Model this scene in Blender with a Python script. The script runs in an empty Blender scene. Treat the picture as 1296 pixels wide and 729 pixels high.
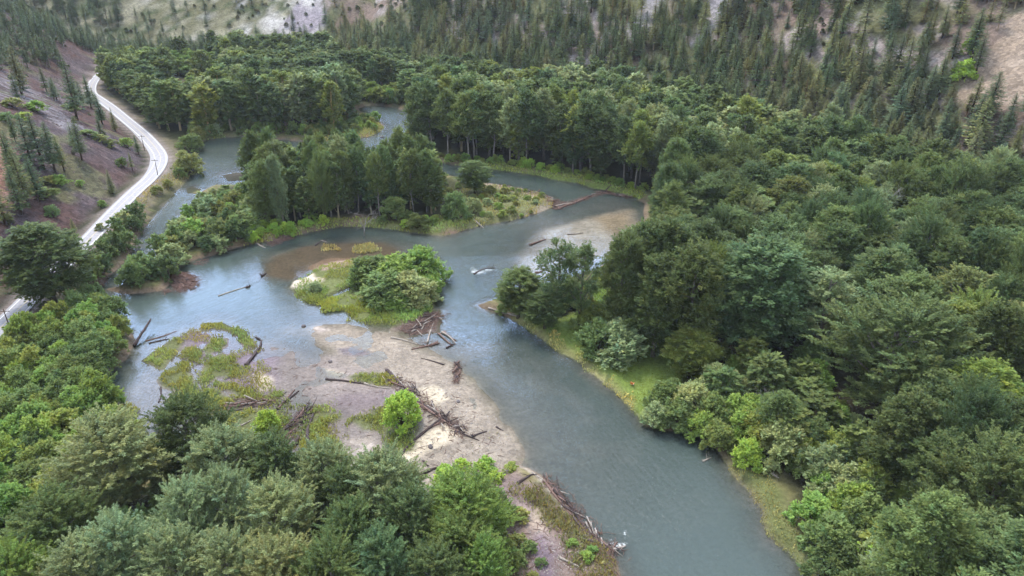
import bpy, math, random
import numpy as np

# ------------------------------------------------------------------ camera, sky, sun, exposure
H_CAM, PITCH, F = 85.0, math.radians(26.6), 925.0
CP, SP = math.cos(PITCH), math.sin(PITCH)
scene = bpy.context.scene
COL = scene.collection
cam_data = bpy.data.cameras.new('camera')
cam = bpy.data.objects.new('camera', cam_data)
COL.objects.link(cam)
cam.location = (0, 0, H_CAM)
cam.rotation_euler = (math.pi / 2 - PITCH, 0, 0)
cam_data.sensor_width = 36.0
cam_data.lens = 36.0 * F / 1296.0
cam_data.clip_start = 0.5
cam_data.clip_end = 6000.0
scene.camera = cam

SUN_EL, SUN_AZ = math.radians(60), math.radians(-30)      # azimuth from +Y towards +X
GLOW = (math.sin(math.radians(-12)), math.cos(math.radians(-12)), 0.0)
world = bpy.data.worlds.new('World')
scene.world = world
world.use_nodes = True
wn, wl = world.node_tree.nodes, world.node_tree.links
bg = wn['Background']
sky = wn.new('ShaderNodeTexSky')
sky.sky_type = 'NISHITA'
sky.sun_disc = False
sky.sun_elevation = SUN_EL
sky.sun_rotation = SUN_AZ
sky.air_density = 1.0
sky.dust_density = 2.0
hs = wn.new('ShaderNodeHueSaturation')
hs.inputs['Saturation'].default_value = 0.55
wl.new(sky.outputs[0], hs.inputs['Color'])
# broken cloud cover: brighter and whiter patches of sky
tcw = wn.new('ShaderNodeTexCoord')
mpw = wn.new('ShaderNodeMapping')
mpw.inputs['Scale'].default_value = (1, 1, 2.2)
cl = wn.new('ShaderNodeTexNoise')
cl.inputs['Scale'].default_value = 2.3
cl.inputs['Detail'].default_value = 6
rmp = wn.new('ShaderNodeValToRGB')
rmp.color_ramp.elements[0].position = 0.36
rmp.color_ramp.elements[1].position = 0.62
mxw = wn.new('ShaderNodeMixRGB')
mxw.inputs[2].default_value = (11.0, 12.9, 15.8, 1)
wl.new(tcw.outputs['Generated'], mpw.inputs[0])
wl.new(mpw.outputs[0], cl.inputs['Vector'])
wl.new(cl.outputs['Fac'], rmp.inputs[0])
wl.new(rmp.outputs[0], mxw.inputs[0])
wl.new(hs.outputs[0], mxw.inputs[1])
# a brighter, bluer strip of open sky low over the valley's far end, under the cloud deck
nrm = wn.new('ShaderNodeVectorMath'); nrm.operation = 'NORMALIZE'
wl.new(tcw.outputs['Generated'], nrm.inputs[0])
sepw = wn.new('ShaderNodeSeparateXYZ')
wl.new(nrm.outputs[0], sepw.inputs[0])
band = wn.new('ShaderNodeMapRange'); band.interpolation_type = 'SMOOTHSTEP'
band.inputs[1].default_value = .40; band.inputs[2].default_value = .55; band.inputs[3].default_value = 1; band.inputs[4].default_value = 0
wl.new(sepw.outputs['Z'], band.inputs[0])
azd = wn.new('ShaderNodeVectorMath'); azd.operation = 'DOT_PRODUCT'
azd.inputs[1].default_value = GLOW
wl.new(nrm.outputs[0], azd.inputs[0])
azr = wn.new('ShaderNodeMapRange'); azr.interpolation_type = 'SMOOTHSTEP'
azr.inputs[1].default_value = .35; azr.inputs[2].default_value = .92
wl.new(azd.outputs['Value'], azr.inputs[0])
gm = wn.new('ShaderNodeMath'); gm.operation = 'MULTIPLY'
wl.new(band.outputs[0], gm.inputs[0]); wl.new(azr.outputs[0], gm.inputs[1])
tintm = wn.new('ShaderNodeMixRGB')
tintm.inputs[1].default_value = (1.2, 1.16, 1.12, 1); tintm.inputs[2].default_value = (3.5, 4.5, 6.0, 1)
wl.new(gm.outputs[0], tintm.inputs[0])
scl = wn.new('ShaderNodeVectorMath'); scl.operation = 'MULTIPLY'
wl.new(mxw.outputs[0], scl.inputs[0]); wl.new(tintm.outputs[0], scl.inputs[1])
wl.new(scl.outputs[0], bg.inputs['Color'])
bg.inputs['Strength'].default_value = 0.10

sun_data = bpy.data.lights.new('sun', 'SUN')
sun = bpy.data.objects.new('sun', sun_data)
COL.objects.link(sun)
sun_data.energy = 2.1
sun_data.angle = math.radians(12)
sun_data.color = (1.0, 0.95, 0.88)
sdir = (math.sin(SUN_AZ) * math.cos(SUN_EL), math.cos(SUN_AZ) * math.cos(SUN_EL), math.sin(SUN_EL))
sun.rotation_euler = (math.pi / 2 - SUN_EL, 0, math.pi - SUN_AZ)

scene.view_settings.view_transform = 'Standard'
scene.view_settings.look = 'None'
scene.view_settings.exposure = 0.88
scene.view_settings.gamma = 1.0
scene.render.engine = 'CYCLES'
scene.cycles.max_bounces = 5
scene.cycles.diffuse_bounces = 3
scene.cycles.glossy_bounces = 2
scene.cycles.transmission_bounces = 3
scene.cycles.transparent_max_bounces = 8
scene.cycles.use_denoising = True
scene.cycles.sample_clamp_direct = 4.0
scene.cycles.sample_clamp_indirect = 3.0
scene.cycles.caustics_reflective = False
scene.cycles.caustics_refractive = False

rng = np.random.default_rng(11)
random.seed(5)

# ------------------------------------------------------------------ measuring tools (photo pixel <-> world point)
def G(px, py, z=0.0):
    xr, yd = (px - 648.0) / F, (py - 364.5) / F
    t = (H_CAM - z) / (SP + yd * CP)
    return np.array([xr * t, (CP - yd * SP) * t])

def GP(pts, z=0.0):
    return np.array([G(x, y, z) for x, y in pts])

def proj(x, y, z):
    x, y, z = np.asarray(x, float), np.asarray(y, float), np.asarray(z, float)
    d = y * CP - (z - H_CAM) * SP
    v = -(y * SP + (z - H_CAM) * CP)
    d = np.maximum(d, 0.1)
    return 648 + F * x / d, 364.5 + F * v / d, d

def inside(px, py, poly):
    px, py = np.asarray(px, float), np.asarray(py, float)
    r = np.zeros(px.shape, bool)
    n = len(poly)
    for i in range(n):
        x0, y0 = poly[i]
        x1, y1 = poly[(i + 1) % n]
        if y0 == y1:
            continue
        c = (y0 > py) != (y1 > py)
        r ^= c & (px < (x1 - x0) * (py - y0) / (y1 - y0) + x0)
    return r

def segdist(x, y, pts, closed=True):
    """distance to a polyline"""
    best = np.full(x.shape, 1e9)
    n = len(pts)
    for i in range(n if closed else n - 1):
        a, b = pts[i], pts[(i + 1) % n]
        d = b - a
        L = max(d @ d, 1e-9)
        t = np.clip(((x - a[0]) * d[0] + (y - a[1]) * d[1]) / L, 0, 1)
        best = np.minimum(best, (x - a[0] - t * d[0]) ** 2 + (y - a[1] - t * d[1]) ** 2)
    return np.sqrt(best)

def sdpoly(x, y, pts):
    """signed distance, negative inside; far points are skipped cheaply"""
    out = np.full(x.shape, 60.0)
    lo, hi = pts.min(0) - 60, pts.max(0) + 60
    m = (x > lo[0]) & (x < hi[0]) & (y > lo[1]) & (y < hi[1])
    if m.any():
        d = segdist(x[m], y[m], pts)
        out[m] = np.where(inside(x[m], y[m], pts), -d, d)
    return out

def sideline(x, y, pts):
    """distance right (+) / left (-) of an open polyline"""
    best = np.full(x.shape, 1e18)
    sign = np.ones(x.shape)
    for i in range(len(pts) - 1):
        a, b = pts[i], pts[i + 1]
        d = b - a
        L = d @ d
        t = np.clip(((x - a[0]) * d[0] + (y - a[1]) * d[1]) / L, 0, 1)
        q = (x - a[0] - t * d[0]) ** 2 + (y - a[1] - t * d[1]) ** 2
        s = np.where((x - a[0]) * d[1] - (y - a[1]) * d[0] > 0, 1.0, -1.0)
        m = q < best - 1e-6
        best = np.where(m, q, best)
        sign = np.where(m, s, sign)
    return np.sqrt(best) * sign

def _hash(ix, iy, seed):
    h = (ix.astype(np.int64) * 374761393 + iy.astype(np.int64) * 668265263 + seed * 1442695041) & 0xFFFFFFFF
    h = ((h ^ (h >> 13)) * 1274126177) & 0xFFFFFFFF
    return ((h ^ (h >> 16)) & 0xFFFF) / 65535.0

def vnoise(x, y, s, seed=0):
    x, y = x / s, y / s
    ix, iy = np.floor(x), np.floor(y)
    fx, fy = x - ix, y - iy
    fx, fy = fx * fx * (3 - 2 * fx), fy * fy * (3 - 2 * fy)
    a, b = _hash(ix, iy, seed), _hash(ix + 1, iy, seed)
    c, d = _hash(ix, iy + 1, seed), _hash(ix + 1, iy + 1, seed)
    return (a * (1 - fx) + b * fx) * (1 - fy) + (c * (1 - fx) + d * fx) * fy

def fbm(x, y, s, seed=0, o=4):
    r, a, t = 0, 1.0, 0
    for i in range(o):
        r = r + a * vnoise(x + 17.3 * i, y - 9.1 * i, s / 2 ** i, seed + i)
        t += a
        a *= 0.5
    return r / t

def sstep(a, b, x):
    t = np.clip((x - a) / (b - a), 0, 1)
    return t * t * (3 - 2 * t)

# ------------------------------------------------------------------ the plan of the valley (outlines read off the photo, turned to metres)
A_PX = [(1030,745),(1020,729),(1005,708),(985,690),(970,670),(966,645),(950,625),(930,605),(915,583),(905,566),(895,553),(870,548),(845,545),
 (815,538),(800,517),(780,497),(765,485),(745,470),(738,462),(715,449),(690,432),(665,413),(640,400),(612,391),(606,386),(625,380),(655,372),
 (690,365),(725,350),(755,340),(785,322),(802,300),(815,275),(815,258),(800,249),(770,243),(720,252),(700,262),(680,270),(655,277),(640,281),
 (612,285),(600,288),(575,296),(560,299),(545,297),(520,294),(500,291),(460,287),(430,287),(415,290),(395,293),(380,297),(365,300),(345,305),
 (325,308),(300,313),(285,318),(270,323),(250,328),(235,333),(222,337),(215,347),(213,360),(205,368),(180,371),(160,372),(140,368),(134,362),
 (125,362),(118,375),(125,392),(150,405),(165,420),(170,435),(160,455),(140,470),(132,485),(135,505),(142,525),(150,550),(165,575),(185,600),
 (230,600),(280,590),(330,590),(380,600),(430,600),(480,615),(515,640),(560,640),(600,625),(615,615),(640,600),(650,588),(668,592),(690,607),
 (712,632),(735,662),(752,680),(775,692),(780,705),(785,745),(800,860),(840,1000),(1120,1000),(1075,860),(1050,790)]
B_PX = [(815,252),(790,246),(750,238),(735,233),(700,227),(680,222),(650,218),(620,214),(590,211),(565,207),(540,202),(520,196),(500,192),
 (490,200),(520,212),(570,224),(605,231),(640,237),(670,243),(690,248),(703,254),(700,264),(740,254)]
C_PX = [(452,136),(470,133),(480,134),(500,136),(516,140),(527,150),(528,165),(521,180),(508,190),(495,200),(460,205),(400,204),(345,208),(322,214),
 (320,222),(310,235),(270,236),(256,242),(246,256),(233,272),(219,290),(206,310),(196,326),(176,346),(150,364),(118,369),(140,348),(160,328),
 (172,305),(180,278),(192,255),(205,243),(222,232),(238,222),(245,212),(243,200),(238,190),(245,182),(262,177),(285,174),(312,172),(350,176),
 (390,180),(420,180),(450,175),(470,172),(483,165),(486,158),(478,152),(465,147),(455,141)]
I_PX = [(367,362),(372,354),(390,348),(398,341),(405,338),(420,335),(445,328),(480,325),(520,320),(545,325),(555,340),(556,355),(550,372),(548,390),
 (535,400),(515,408),(490,410),(470,409),(448,403),(438,392),(425,391),(410,394),(407,391),(413,379),(430,371),(447,363),(446,361),(428,368),
 (411,376),(403,385),(385,381),(376,372)]
ROAD_PX = [(-210,640),(-80,500),(-30,448),(5,410),(50,365),(95,320),(115,301),(140,273),(170,243),(190,226),(202,210),(204,197),(195,184),(180,168),
 (160,152),(140,135),(125,125),(113,117)]
A_W, B_W, C_W, I_W = GP(A_PX), GP(B_PX), GP(C_PX), GP(I_PX, 0.4)
ROAD_Z = 2.6
road0 = GP(ROAD_PX, ROAD_Z)
road_far = np.array([[-246, 440], [-262, 500], [-310, 570], [-420, 640]], float)
ROAD_W = np.vstack([road0, road_far])
def chaikin(p, n=2):
    for _ in range(n):
        q = [p[0]]
        for a, b in zip(p[:-1], p[1:]):
            q += [a * .75 + b * .25, a * .25 + b * .75]
        q.append(p[-1])
        p = np.array(q)
    return p
ROAD_S = chaikin(ROAD_W, 2)
FOOT_R = np.array([[300, -80], [205, 110], [150, 205], [78, 322], [-35, 405], [-112, 470], [-150, 600], [-170, 900]], float)
FOOT_F = np.array([[-900, 520], [-560, 545], [-330, 548], [-120, 545], [200, 560]], float)

# bars: outline, height of the top, how fast the edge falls off (m per m)
BARS = [
 ([(335,348),(345,325),(380,315),(410,310),(450,308),(480,307),(503,315),(500,325),(440,334),(400,344),(370,352)], -0.10, 0.13),
 ([(402,338),(420,331),(446,329),(450,336),(430,341),(410,343)], 0.22, 0.10),
 ([(385,416),(400,411),(440,412),(500,424),(540,445),(578,462),(598,484),(618,515),(640,545),(655,570),(650,592),(610,610),(560,600),(500,540),(460,490),(420,450)], 0.025, 0.05),
 ([(300,450),(345,432),(420,455),(500,480),(540,510),(560,560),(520,605),(430,600),(350,590),(300,580),(250,560),(205,500),(190,455),(215,430),(260,415)], -0.015, 0.10),
 ([(665,318),(690,292),(720,284),(760,273),(795,266),(808,285),(785,318),(740,335),(690,350),(665,345)], -0.19, 0.06),
 ([(690,298),(720,286),(760,275),(792,269),(795,280),(760,294),(715,303)], -0.09, 0.06),
 ([(165,520),(172,490),(185,475),(205,480),(215,500),(225,530),(195,545)], -0.16, 0.12),
 ([(440,555),(470,548),(500,575),(545,560),(590,545),(640,545),(655,575),(610,605),(560,625),(500,620),(450,600),(425,580)], 0.16, 0.10),
 ([(395,495),(430,485),(500,498),(530,530),(520,560),(460,560),(420,535)], 0.10, 0.10),
 ([(300,470),(345,455),(365,470),(355,500),(310,500)], 0.06, 0.08),
 ([(530,492),(552,488),(580,520),(600,550),(560,570),(530,530)], 0.20, 0.10),
 ([(500,405),(545,393),(560,395),(555,420),(520,425),(495,418)], 0.05, 0.25),
 ([(285,222),(300,219),(314,221),(312,228),(290,229)], 0.05, 0.12),
 ([(236,239),(243,237),(252,241),(248,245),(240,244)], 0.12, 0.3),
 ([(318,480),(328,470),(342,476),(345,490),(330,495)], 0.14, 0.12),
 ([(219,349),(232,346),(244,350),(247,357),(242,364),(229,366),(221,361)], 0.10, 0.30),
]
BARS = [(GP(p), h, s) for p, h, s in BARS]
GRASS_PX = [
 [(182,455),(200,442),(220,428),(235,430),(225,445),(210,462),(205,468),(195,462)],
 [(230,440),(250,440),(255,452),(240,458),(230,452)],
 [(257,442),(268,428),(288,428),(285,438),(270,446),(262,452)],
 [(200,480),(215,465),(235,458),(240,470),(245,480),(240,490),(225,495),(205,490)],
 [(253,470),(262,455),(280,447),(290,455),(310,465),(312,475),(300,478),(275,478),(260,485),(252,478)],
 [(215,498),(240,490),(250,500),(275,490),(285,500),(300,505),(280,518),(250,516),(225,510)],
 [(252,415),(260,408),(280,408),(295,415),(310,420),(322,432),(322,440),(310,437),(302,425),(290,418),(270,415),(258,418)],
 [(150,512),(165,510),(172,525),(155,528)],
 [(272,482),(290,482),(310,490),(330,500),(345,502),(330,508),(300,502)],
 [(285,520),(310,515),(345,520),(365,535),(360,550),(340,562),(300,566),(285,540)],
 [(385,515),(400,512),(430,525),(432,530),(405,540),(395,535)],
 [(440,476),(460,472),(490,472),(505,480),(495,488),(465,485),(450,482)],
 [(470,520),(500,510),(530,540),(524,570),(500,577),(485,555)],
 [(440,530),(480,525),(488,545),(460,545)],
 [(345,496),(360,494),(358,502),(342,503)],
 [(380,545),(400,530),(430,560),(420,590),(385,590)],
]
GRASS_W = [GP(p, 0.2) for p in GRASS_PX]

def roaddist(x, y):
    """(distance left of the road's centre line is negative)"""
    return sideline(x, y, ROAD_S)

def smax(a, b, k):
    t = np.clip(.5 + .5 * (b - a) / k, 0, 1)
    return a * (1 - t) + b * t + k * t * (1 - t) * .5

def terrain(x, y):
    x, y = np.asarray(x, float), np.asarray(y, float)
    sa, sb, sc = sdpoly(x, y, A_W), sdpoly(x, y, B_W), sdpoly(x, y, C_W)
    jag = (fbm(x, y, 5.0, 3, 3) - .5) * 2.2
    sw = np.minimum(np.minimum(sa, sb), sc)
    si = sdpoly(x, y, I_W) + jag * .4
    swj = np.maximum(sw + jag * .55, -si)
    deep = np.where(sa < np.minimum(sb, sc), 1.9, 1.1)
    n1 = fbm(x, y, 22, 8, 4) - .5
    n2 = fbm(x, y, 4, 21, 3) - .5
    water = -0.05 - np.minimum(deep, 0.30 * np.maximum(-swj, 0)) + n2 * .25 * np.minimum(1, np.maximum(-swj, 0) * .2)
    top = np.where(si < 2.0, 0.45, 1.35)
    land = np.minimum(top, 0.02 + 0.62 * np.maximum(swj, 0)) + (n1 * .7 + n2 * .25) * sstep(1, 6, swj)
    h = np.where(swj < 0, water, land)
    # low sandy land below the foreground bar
    for p, hb, s in BARS:
        d = sdpoly(x, y, p) + jag * .7
        hbv = hb - s * np.maximum(d, 0) + n2 * .10 + (fbm(x, y, 9, 40, 2) - .5) * .10
        h = np.where((swj < .5) & (d < 48), smax(h, hbv, .30), h)
    for p in GRASS_W:
        d = sdpoly(x, y, p) + jag * .5
        h = np.where((swj < .5) & (d < 6), np.maximum(h, np.minimum(.12, -d * .2 + .05)), h)
    # road bed
    rd = roaddist(x, y)
    ad = np.abs(rd)
    bed = ROAD_Z - 0.45 * np.maximum(ad - 5.4, 0)
    h = np.where(rd > -3, np.where(bed > h, bed, h), h)
    # left slope
    rl = np.maximum(-rd - 6.0, 0)
    gul = (fbm(x + y * .15, y * .25, 26, 50, 3) - .5)
    left = ROAD_Z + .64 * rl * (1 + .22 * gul) + np.minimum(rl, 12) / 12 * (n2 * 1.6 + n1 * 3)
    h = np.where(rd < -3, np.where(rl > 0, left, ROAD_Z - .22), h)
    h = np.where(ad < 6.2, np.minimum(h, ROAD_Z - .22), h)
    # right slope and far slope
    fr = np.maximum(sideline(x, y, FOOT_R), 0)
    ff = np.maximum(-sideline(x, y, FOOT_F), 0)
    gr = fbm(x * .6 + y * .5, y * .35 - x * .3, 40, 60, 4) - .5
    hr = .64 * fr * (1 + .18 * gr) + np.minimum(fr, 15) / 15 * (gr * 9 + n2 * 1.2)
    hf = .60 * ff * (1 + .2 * gr) + np.minimum(ff, 15) / 15 * (gr * 8 + n2 * 1.2)
    up = np.maximum(hr, hf)
    up = np.minimum(up, 260 + up * .02)
    h = np.where(up > 0.01, np.maximum(h, 1.2 + up), h)
    return h

# ------------------------------------------------------------------ tags
def tag(o, label=None, cat=None, group=None, kind=None):
    if label: o['label'] = label
    if cat: o['category'] = cat
    if group: o['group'] = group
    if kind: o['kind'] = kind
    return o

def mesh_np(name, verts, faces, mat=None, smooth=False, attrs=None):
    """verts n x 3, faces m x k (k = 3 or 4); attrs = {name: (type, per vertex values)}"""
    verts = np.asarray(verts, np.float32)
    faces = np.asarray(faces, np.int32)
    k = faces.shape[1]
    me = bpy.data.meshes.new(name)
    me.vertices.add(len(verts))
    me.vertices.foreach_set('co', verts.ravel())
    me.loops.add(faces.size)
    me.loops.foreach_set('vertex_index', faces.ravel())
    me.polygons.add(len(faces))
    me.polygons.foreach_set('loop_start', np.arange(0, faces.size, k, dtype=np.int32))
    me.polygons.foreach_set('use_smooth', np.full(len(faces), smooth, bool))
    me.update(calc_edges=True)
    for an, (ty, val) in (attrs or {}).items():
        at = me.attributes.new(an, ty, 'POINT')
        val = np.asarray(val, np.float32)
        if ty == 'FLOAT_COLOR':
            if val.shape[1] == 3:
                val = np.hstack([val, np.ones((len(val), 1), np.float32)])
            at.data.foreach_set('color', val.ravel())
        else:
            at.data.foreach_set('value', val.ravel())
    if mat:
        me.materials.append(mat)
    return me

def link(name, data, parent=None, loc=None):
    o = bpy.data.objects.new(name, data)
    COL.objects.link(o)
    if parent: o.parent = parent
    if loc is not None: o.location = loc
    return o

# ------------------------------------------------------------------ materials
def newmat(name):
    m = bpy.data.materials.new(name)
    m.use_nodes = True
    nt = m.node_tree
    nt.nodes.clear()
    out = nt.nodes.new('ShaderNodeOutputMaterial')
    return m, nt.nodes, nt.links, out

def ground_material():
    m, N, L, out = newmat('ground')
    at = N.new('ShaderNodeAttribute'); at.attribute_name = 'soil'
    rk = N.new('ShaderNodeAttribute'); rk.attribute_name = 'rocky'
    geo = N.new('ShaderNodeNewGeometry')
    n1 = N.new('ShaderNodeTexNoise'); n1.inputs['Scale'].default_value = 1.3; n1.inputs['Detail'].default_value = 7; n1.inputs['Roughness'].default_value = .72
    n2 = N.new('ShaderNodeTexNoise'); n2.inputs['Scale'].default_value = .16; n2.inputs['Detail'].default_value = 5
    vo = N.new('ShaderNodeTexVoronoi'); vo.inputs['Scale'].default_value = .75
    for t in (n1, n2, vo):
        L.new(geo.outputs['Position'], t.inputs['Vector'])
    r1 = N.new('ShaderNodeMapRange'); r1.inputs[1].default_value = .3; r1.inputs[2].default_value = .7; r1.inputs[3].default_value = .62; r1.inputs[4].default_value = 1.38
    L.new(n1.outputs['Fac'], r1.inputs[0])
    r2 = N.new('ShaderNodeMapRange'); r2.inputs[1].default_value = .3; r2.inputs[2].default_value = .7; r2.inputs[3].default_value = .8; r2.inputs[4].default_value = 1.2
    L.new(n2.outputs['Fac'], r2.inputs[0])
    # stone-by-stone tone on rocky ground
    sep = N.new('ShaderNodeSeparateColor')
    L.new(vo.outputs['Color'], sep.inputs[0])
    r3 = N.new('ShaderNodeMapRange'); r3.inputs[3].default_value = .55; r3.inputs[4].default_value = 1.5
    L.new(sep.outputs[0], r3.inputs[0])
    mixr = N.new('ShaderNodeMix'); mixr.inputs[2].default_value = 1.0
    L.new(rk.outputs['Fac'], mixr.inputs[0]); L.new(r3.outputs[0], mixr.inputs[3])
    mu = N.new('ShaderNodeMath'); mu.operation = 'MULTIPLY'
    L.new(r1.outputs[0], mu.inputs[0]); L.new(r2.outputs[0], mu.inputs[1])
    mu2 = N.new('ShaderNodeMath'); mu2.operation = 'MULTIPLY'
    L.new(mu.outputs[0], mu2.inputs[0]); L.new(mixr.outputs[0], mu2.inputs[1])
    vm = N.new('ShaderNodeVectorMath'); vm.operation = 'SCALE'
    L.new(at.outputs['Color'], vm.inputs[0]); L.new(mu2.outputs[0], vm.inputs['Scale'])
    bs = N.new('ShaderNodeBsdfPrincipled')
    bs.inputs['Roughness'].default_value = .95
    bs.inputs['Specular IOR Level'].default_value = .15
    L.new(vm.outputs[0], bs.inputs['Base Color'])
    bp = N.new('ShaderNodeBump'); bp.inputs['Distance'].default_value = .35; bp.inputs['Strength'].default_value = .8
    L.new(mu2.outputs[0], bp.inputs['Height'])
    L.new(bp.outputs[0], bs.inputs['Normal'])
    L.new(bs.outputs[0], out.inputs[0])
    return m

def water_material():
    m, N, L, out = newmat('river_water')
    dp = N.new('ShaderNodeAttribute'); dp.attribute_name = 'depth'
    rf = N.new('ShaderNodeAttribute'); rf.attribute_name = 'riffle'
    fm = N.new('ShaderNodeAttribute'); fm.attribute_name = 'foam'
    fl = N.new('ShaderNodeAttribute'); fl.attribute_name = 'flow'
    geo = N.new('ShaderNodeNewGeometry')
    # ripples: two noises, the coarse one stretched along the current
    n1 = N.new('ShaderNodeTexNoise'); n1.inputs['Scale'].default_value = 1.0; n1.inputs['Detail'].default_value = 5; n1.inputs['Roughness'].default_value = .6
    L.new(fl.outputs['Vector'], n1.inputs['Vector'])
    n2 = N.new('ShaderNodeTexNoise'); n2.inputs['Scale'].default_value = 1.5; n2.inputs['Detail'].default_value = 4
    L.new(geo.outputs['Position'], n2.inputs['Vector'])
    ad = N.new('ShaderNodeMath'); ad.operation = 'MULTIPLY_ADD'; ad.inputs[1].default_value = .35
    L.new(n2.outputs['Fac'], ad.inputs[0]); L.new(n1.outputs['Fac'], ad.inputs[2])
    cm = N.new('ShaderNodeMapRange'); cm.inputs[1].default_value = 0; cm.inputs[2].default_value = .5; cm.inputs[3].default_value = .03; cm.inputs[4].default_value = .19
    L.new(dp.outputs['Fac'], cm.inputs[0])
    bs = N.new('ShaderNodeMath'); bs.operation = 'MULTIPLY_ADD'; bs.inputs[1].default_value = 1.5; bs.inputs[2].default_value = .20
    L.new(rf.outputs['Fac'], bs.inputs[0]); L.new(cm.outputs[0], bs.inputs[2])
    bp = N.new('ShaderNodeBump'); bp.inputs['Distance'].default_value = .35
    L.new(ad.outputs[0], bp.inputs['Height']); L.new(bs.outputs[0], bp.inputs['Strength'])
    # see the bed through shallow water, silt-green body colour in deep water
    ex = N.new('ShaderNodeMath'); ex.operation = 'MULTIPLY'; ex.inputs[1].default_value = -.85
    L.new(dp.outputs['Fac'], ex.inputs[0])
    ee = N.new('ShaderNodeMath'); ee.operation = 'EXPONENT'
    L.new(ex.outputs[0], ee.inputs[0])
    tr = N.new('ShaderNodeBsdfTransparent'); tr.inputs[0].default_value = (.93, .97, .97, 1)
    df = N.new('ShaderNodeBsdfDiffuse'); df.inputs[0].default_value = (.066, .092, .085, 1)
    mx = N.new('ShaderNodeMixShader')
    L.new(ee.outputs[0], mx.inputs[0]); L.new(df.outputs[0], mx.inputs[1]); L.new(tr.outputs[0], mx.inputs[2])
    gl = N.new('ShaderNodeBsdfGlossy'); gl.inputs['Roughness'].default_value = .09
    L.new(bp.outputs[0], gl.inputs['Normal'])
    fr = N.new('ShaderNodeFresnel'); fr.inputs['IOR'].default_value = 1.42
    L.new(bp.outputs[0], fr.inputs['Normal'])
    mg = N.new('ShaderNodeMixShader')
    L.new(fr.outputs[0], mg.inputs[0]); L.new(mx.outputs[0], mg.inputs[1]); L.new(gl.outputs[0], mg.inputs[2])
    # broken white water
    nf = N.new('ShaderNodeTexNoise'); nf.inputs['Scale'].default_value = 2.6; nf.inputs['Detail'].default_value = 5; nf.inputs['Roughness'].default_value = .7
    L.new(geo.outputs['Position'], nf.inputs['Vector'])
    af = N.new('ShaderNodeMath'); af.operation = 'ADD'
    L.new(nf.outputs['Fac'], af.inputs[0]); L.new(fm.outputs['Fac'], af.inputs[1])
    mf = N.new('ShaderNodeMapRange'); mf.inputs[1].default_value = .98; mf.inputs[2].default_value = 1.22
    L.new(af.outputs[0], mf.inputs[0])
    wf = N.new('ShaderNodeBsdfDiffuse'); wf.inputs[0].default_value = (.8, .82, .82, 1)
    mo = N.new('ShaderNodeMixShader')
    L.new(mf.outputs[0], mo.inputs[0]); L.new(mg.outputs[0], mo.inputs[1]); L.new(wf.outputs[0], mo.inputs[2])
    L.new(mo.outputs[0], out.inputs[0])
    return m

def leaf_material(name='leaves', trans=.28, spec=.12):
    m, N, L, out = newmat(name)
    oi = N.new('ShaderNodeObjectInfo')
    tn = N.new('ShaderNodeAttribute'); tn.attribute_name = 'tint'
    mu = N.new('ShaderNodeMix'); mu.data_type = 'RGBA'; mu.blend_type = 'MULTIPLY'
    mu.inputs[0].default_value = 1
    L.new(oi.outputs['Color'], mu.inputs[6]); L.new(tn.outputs['Color'], mu.inputs[7])
    bs = N.new('ShaderNodeBsdfPrincipled')
    bs.inputs['Roughness'].default_value = .6
    bs.inputs['Specular IOR Level'].default_value = spec
    L.new(mu.outputs[2], bs.inputs['Base Color'])
    tr = N.new('ShaderNodeBsdfTranslucent')
    L.new(mu.outputs[2], tr.inputs[0])
    mx = N.new('ShaderNodeMixShader'); mx.inputs[0].default_value = trans
    L.new(bs.outputs[0], mx.inputs[1]); L.new(tr.outputs[0], mx.inputs[2])
    L.new(mx.outputs[0], out.inputs[0])
    return m

def bark_material(name, c0, c1, scale=2.0):
    m, N, L, out = newmat(name)
    tc = N.new('ShaderNodeTexCoord')
    mp = N.new('ShaderNodeMapping'); mp.inputs['Scale'].default_value = (scale * 3, scale * 3, scale * .6)
    L.new(tc.outputs['Object'], mp.inputs[0])
    n = N.new('ShaderNodeTexNoise'); n.inputs['Scale'].default_value = 1.5; n.inputs['Detail'].default_value = 5
    L.new(mp.outputs[0], n.inputs['Vector'])
    r = N.new('ShaderNodeValToRGB')
    r.color_ramp.elements[0].position = .35; r.color_ramp.elements[1].position = .65
    r.color_ramp.elements[0].color = (*c0, 1); r.color_ramp.elements[1].color = (*c1, 1)
    L.new(n.outputs['Fac'], r.inputs[0])
    bs = N.new('ShaderNodeBsdfPrincipled'); bs.inputs['Roughness'].default_value = .9
    bs.inputs['Specular IOR Level'].default_value = .2
    L.new(r.outputs[0], bs.inputs['Base Color'])
    bp = N.new('ShaderNodeBump'); bp.inputs['Distance'].default_value = .05
    L.new(n.outputs['Fac'], bp.inputs['Height']); L.new(bp.outputs[0], bs.inputs['Normal'])
    L.new(bs.outputs[0], out.inputs[0])
    return m

def plain_material(name, c, rough=.7, var=.25, scale=3.0, metal=0.0):
    m, N, L, out = newmat(name)
    geo = N.new('ShaderNodeNewGeometry')
    n = N.new('ShaderNodeTexNoise'); n.inputs['Scale'].default_value = scale; n.inputs['Detail'].default_value = 6; n.inputs['Roughness'].default_value = .65
    L.new(geo.outputs['Position'], n.inputs['Vector'])
    r = N.new('ShaderNodeValToRGB')
    r.color_ramp.elements[0].position = .3; r.color_ramp.elements[1].position = .7
    r.color_ramp.elements[0].color = (*[v * (1 - var) for v in c], 1); r.color_ramp.elements[1].color = (*[min(v * (1 + var), 1) for v in c], 1)
    L.new(n.outputs['Fac'], r.inputs[0])
    bs = N.new('ShaderNodeBsdfPrincipled'); bs.inputs['Roughness'].default_value = rough; bs.inputs['Metallic'].default_value = metal
    L.new(r.outputs[0], bs.inputs['Base Color'])
    L.new(bs.outputs[0], out.inputs[0])
    return m

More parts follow.
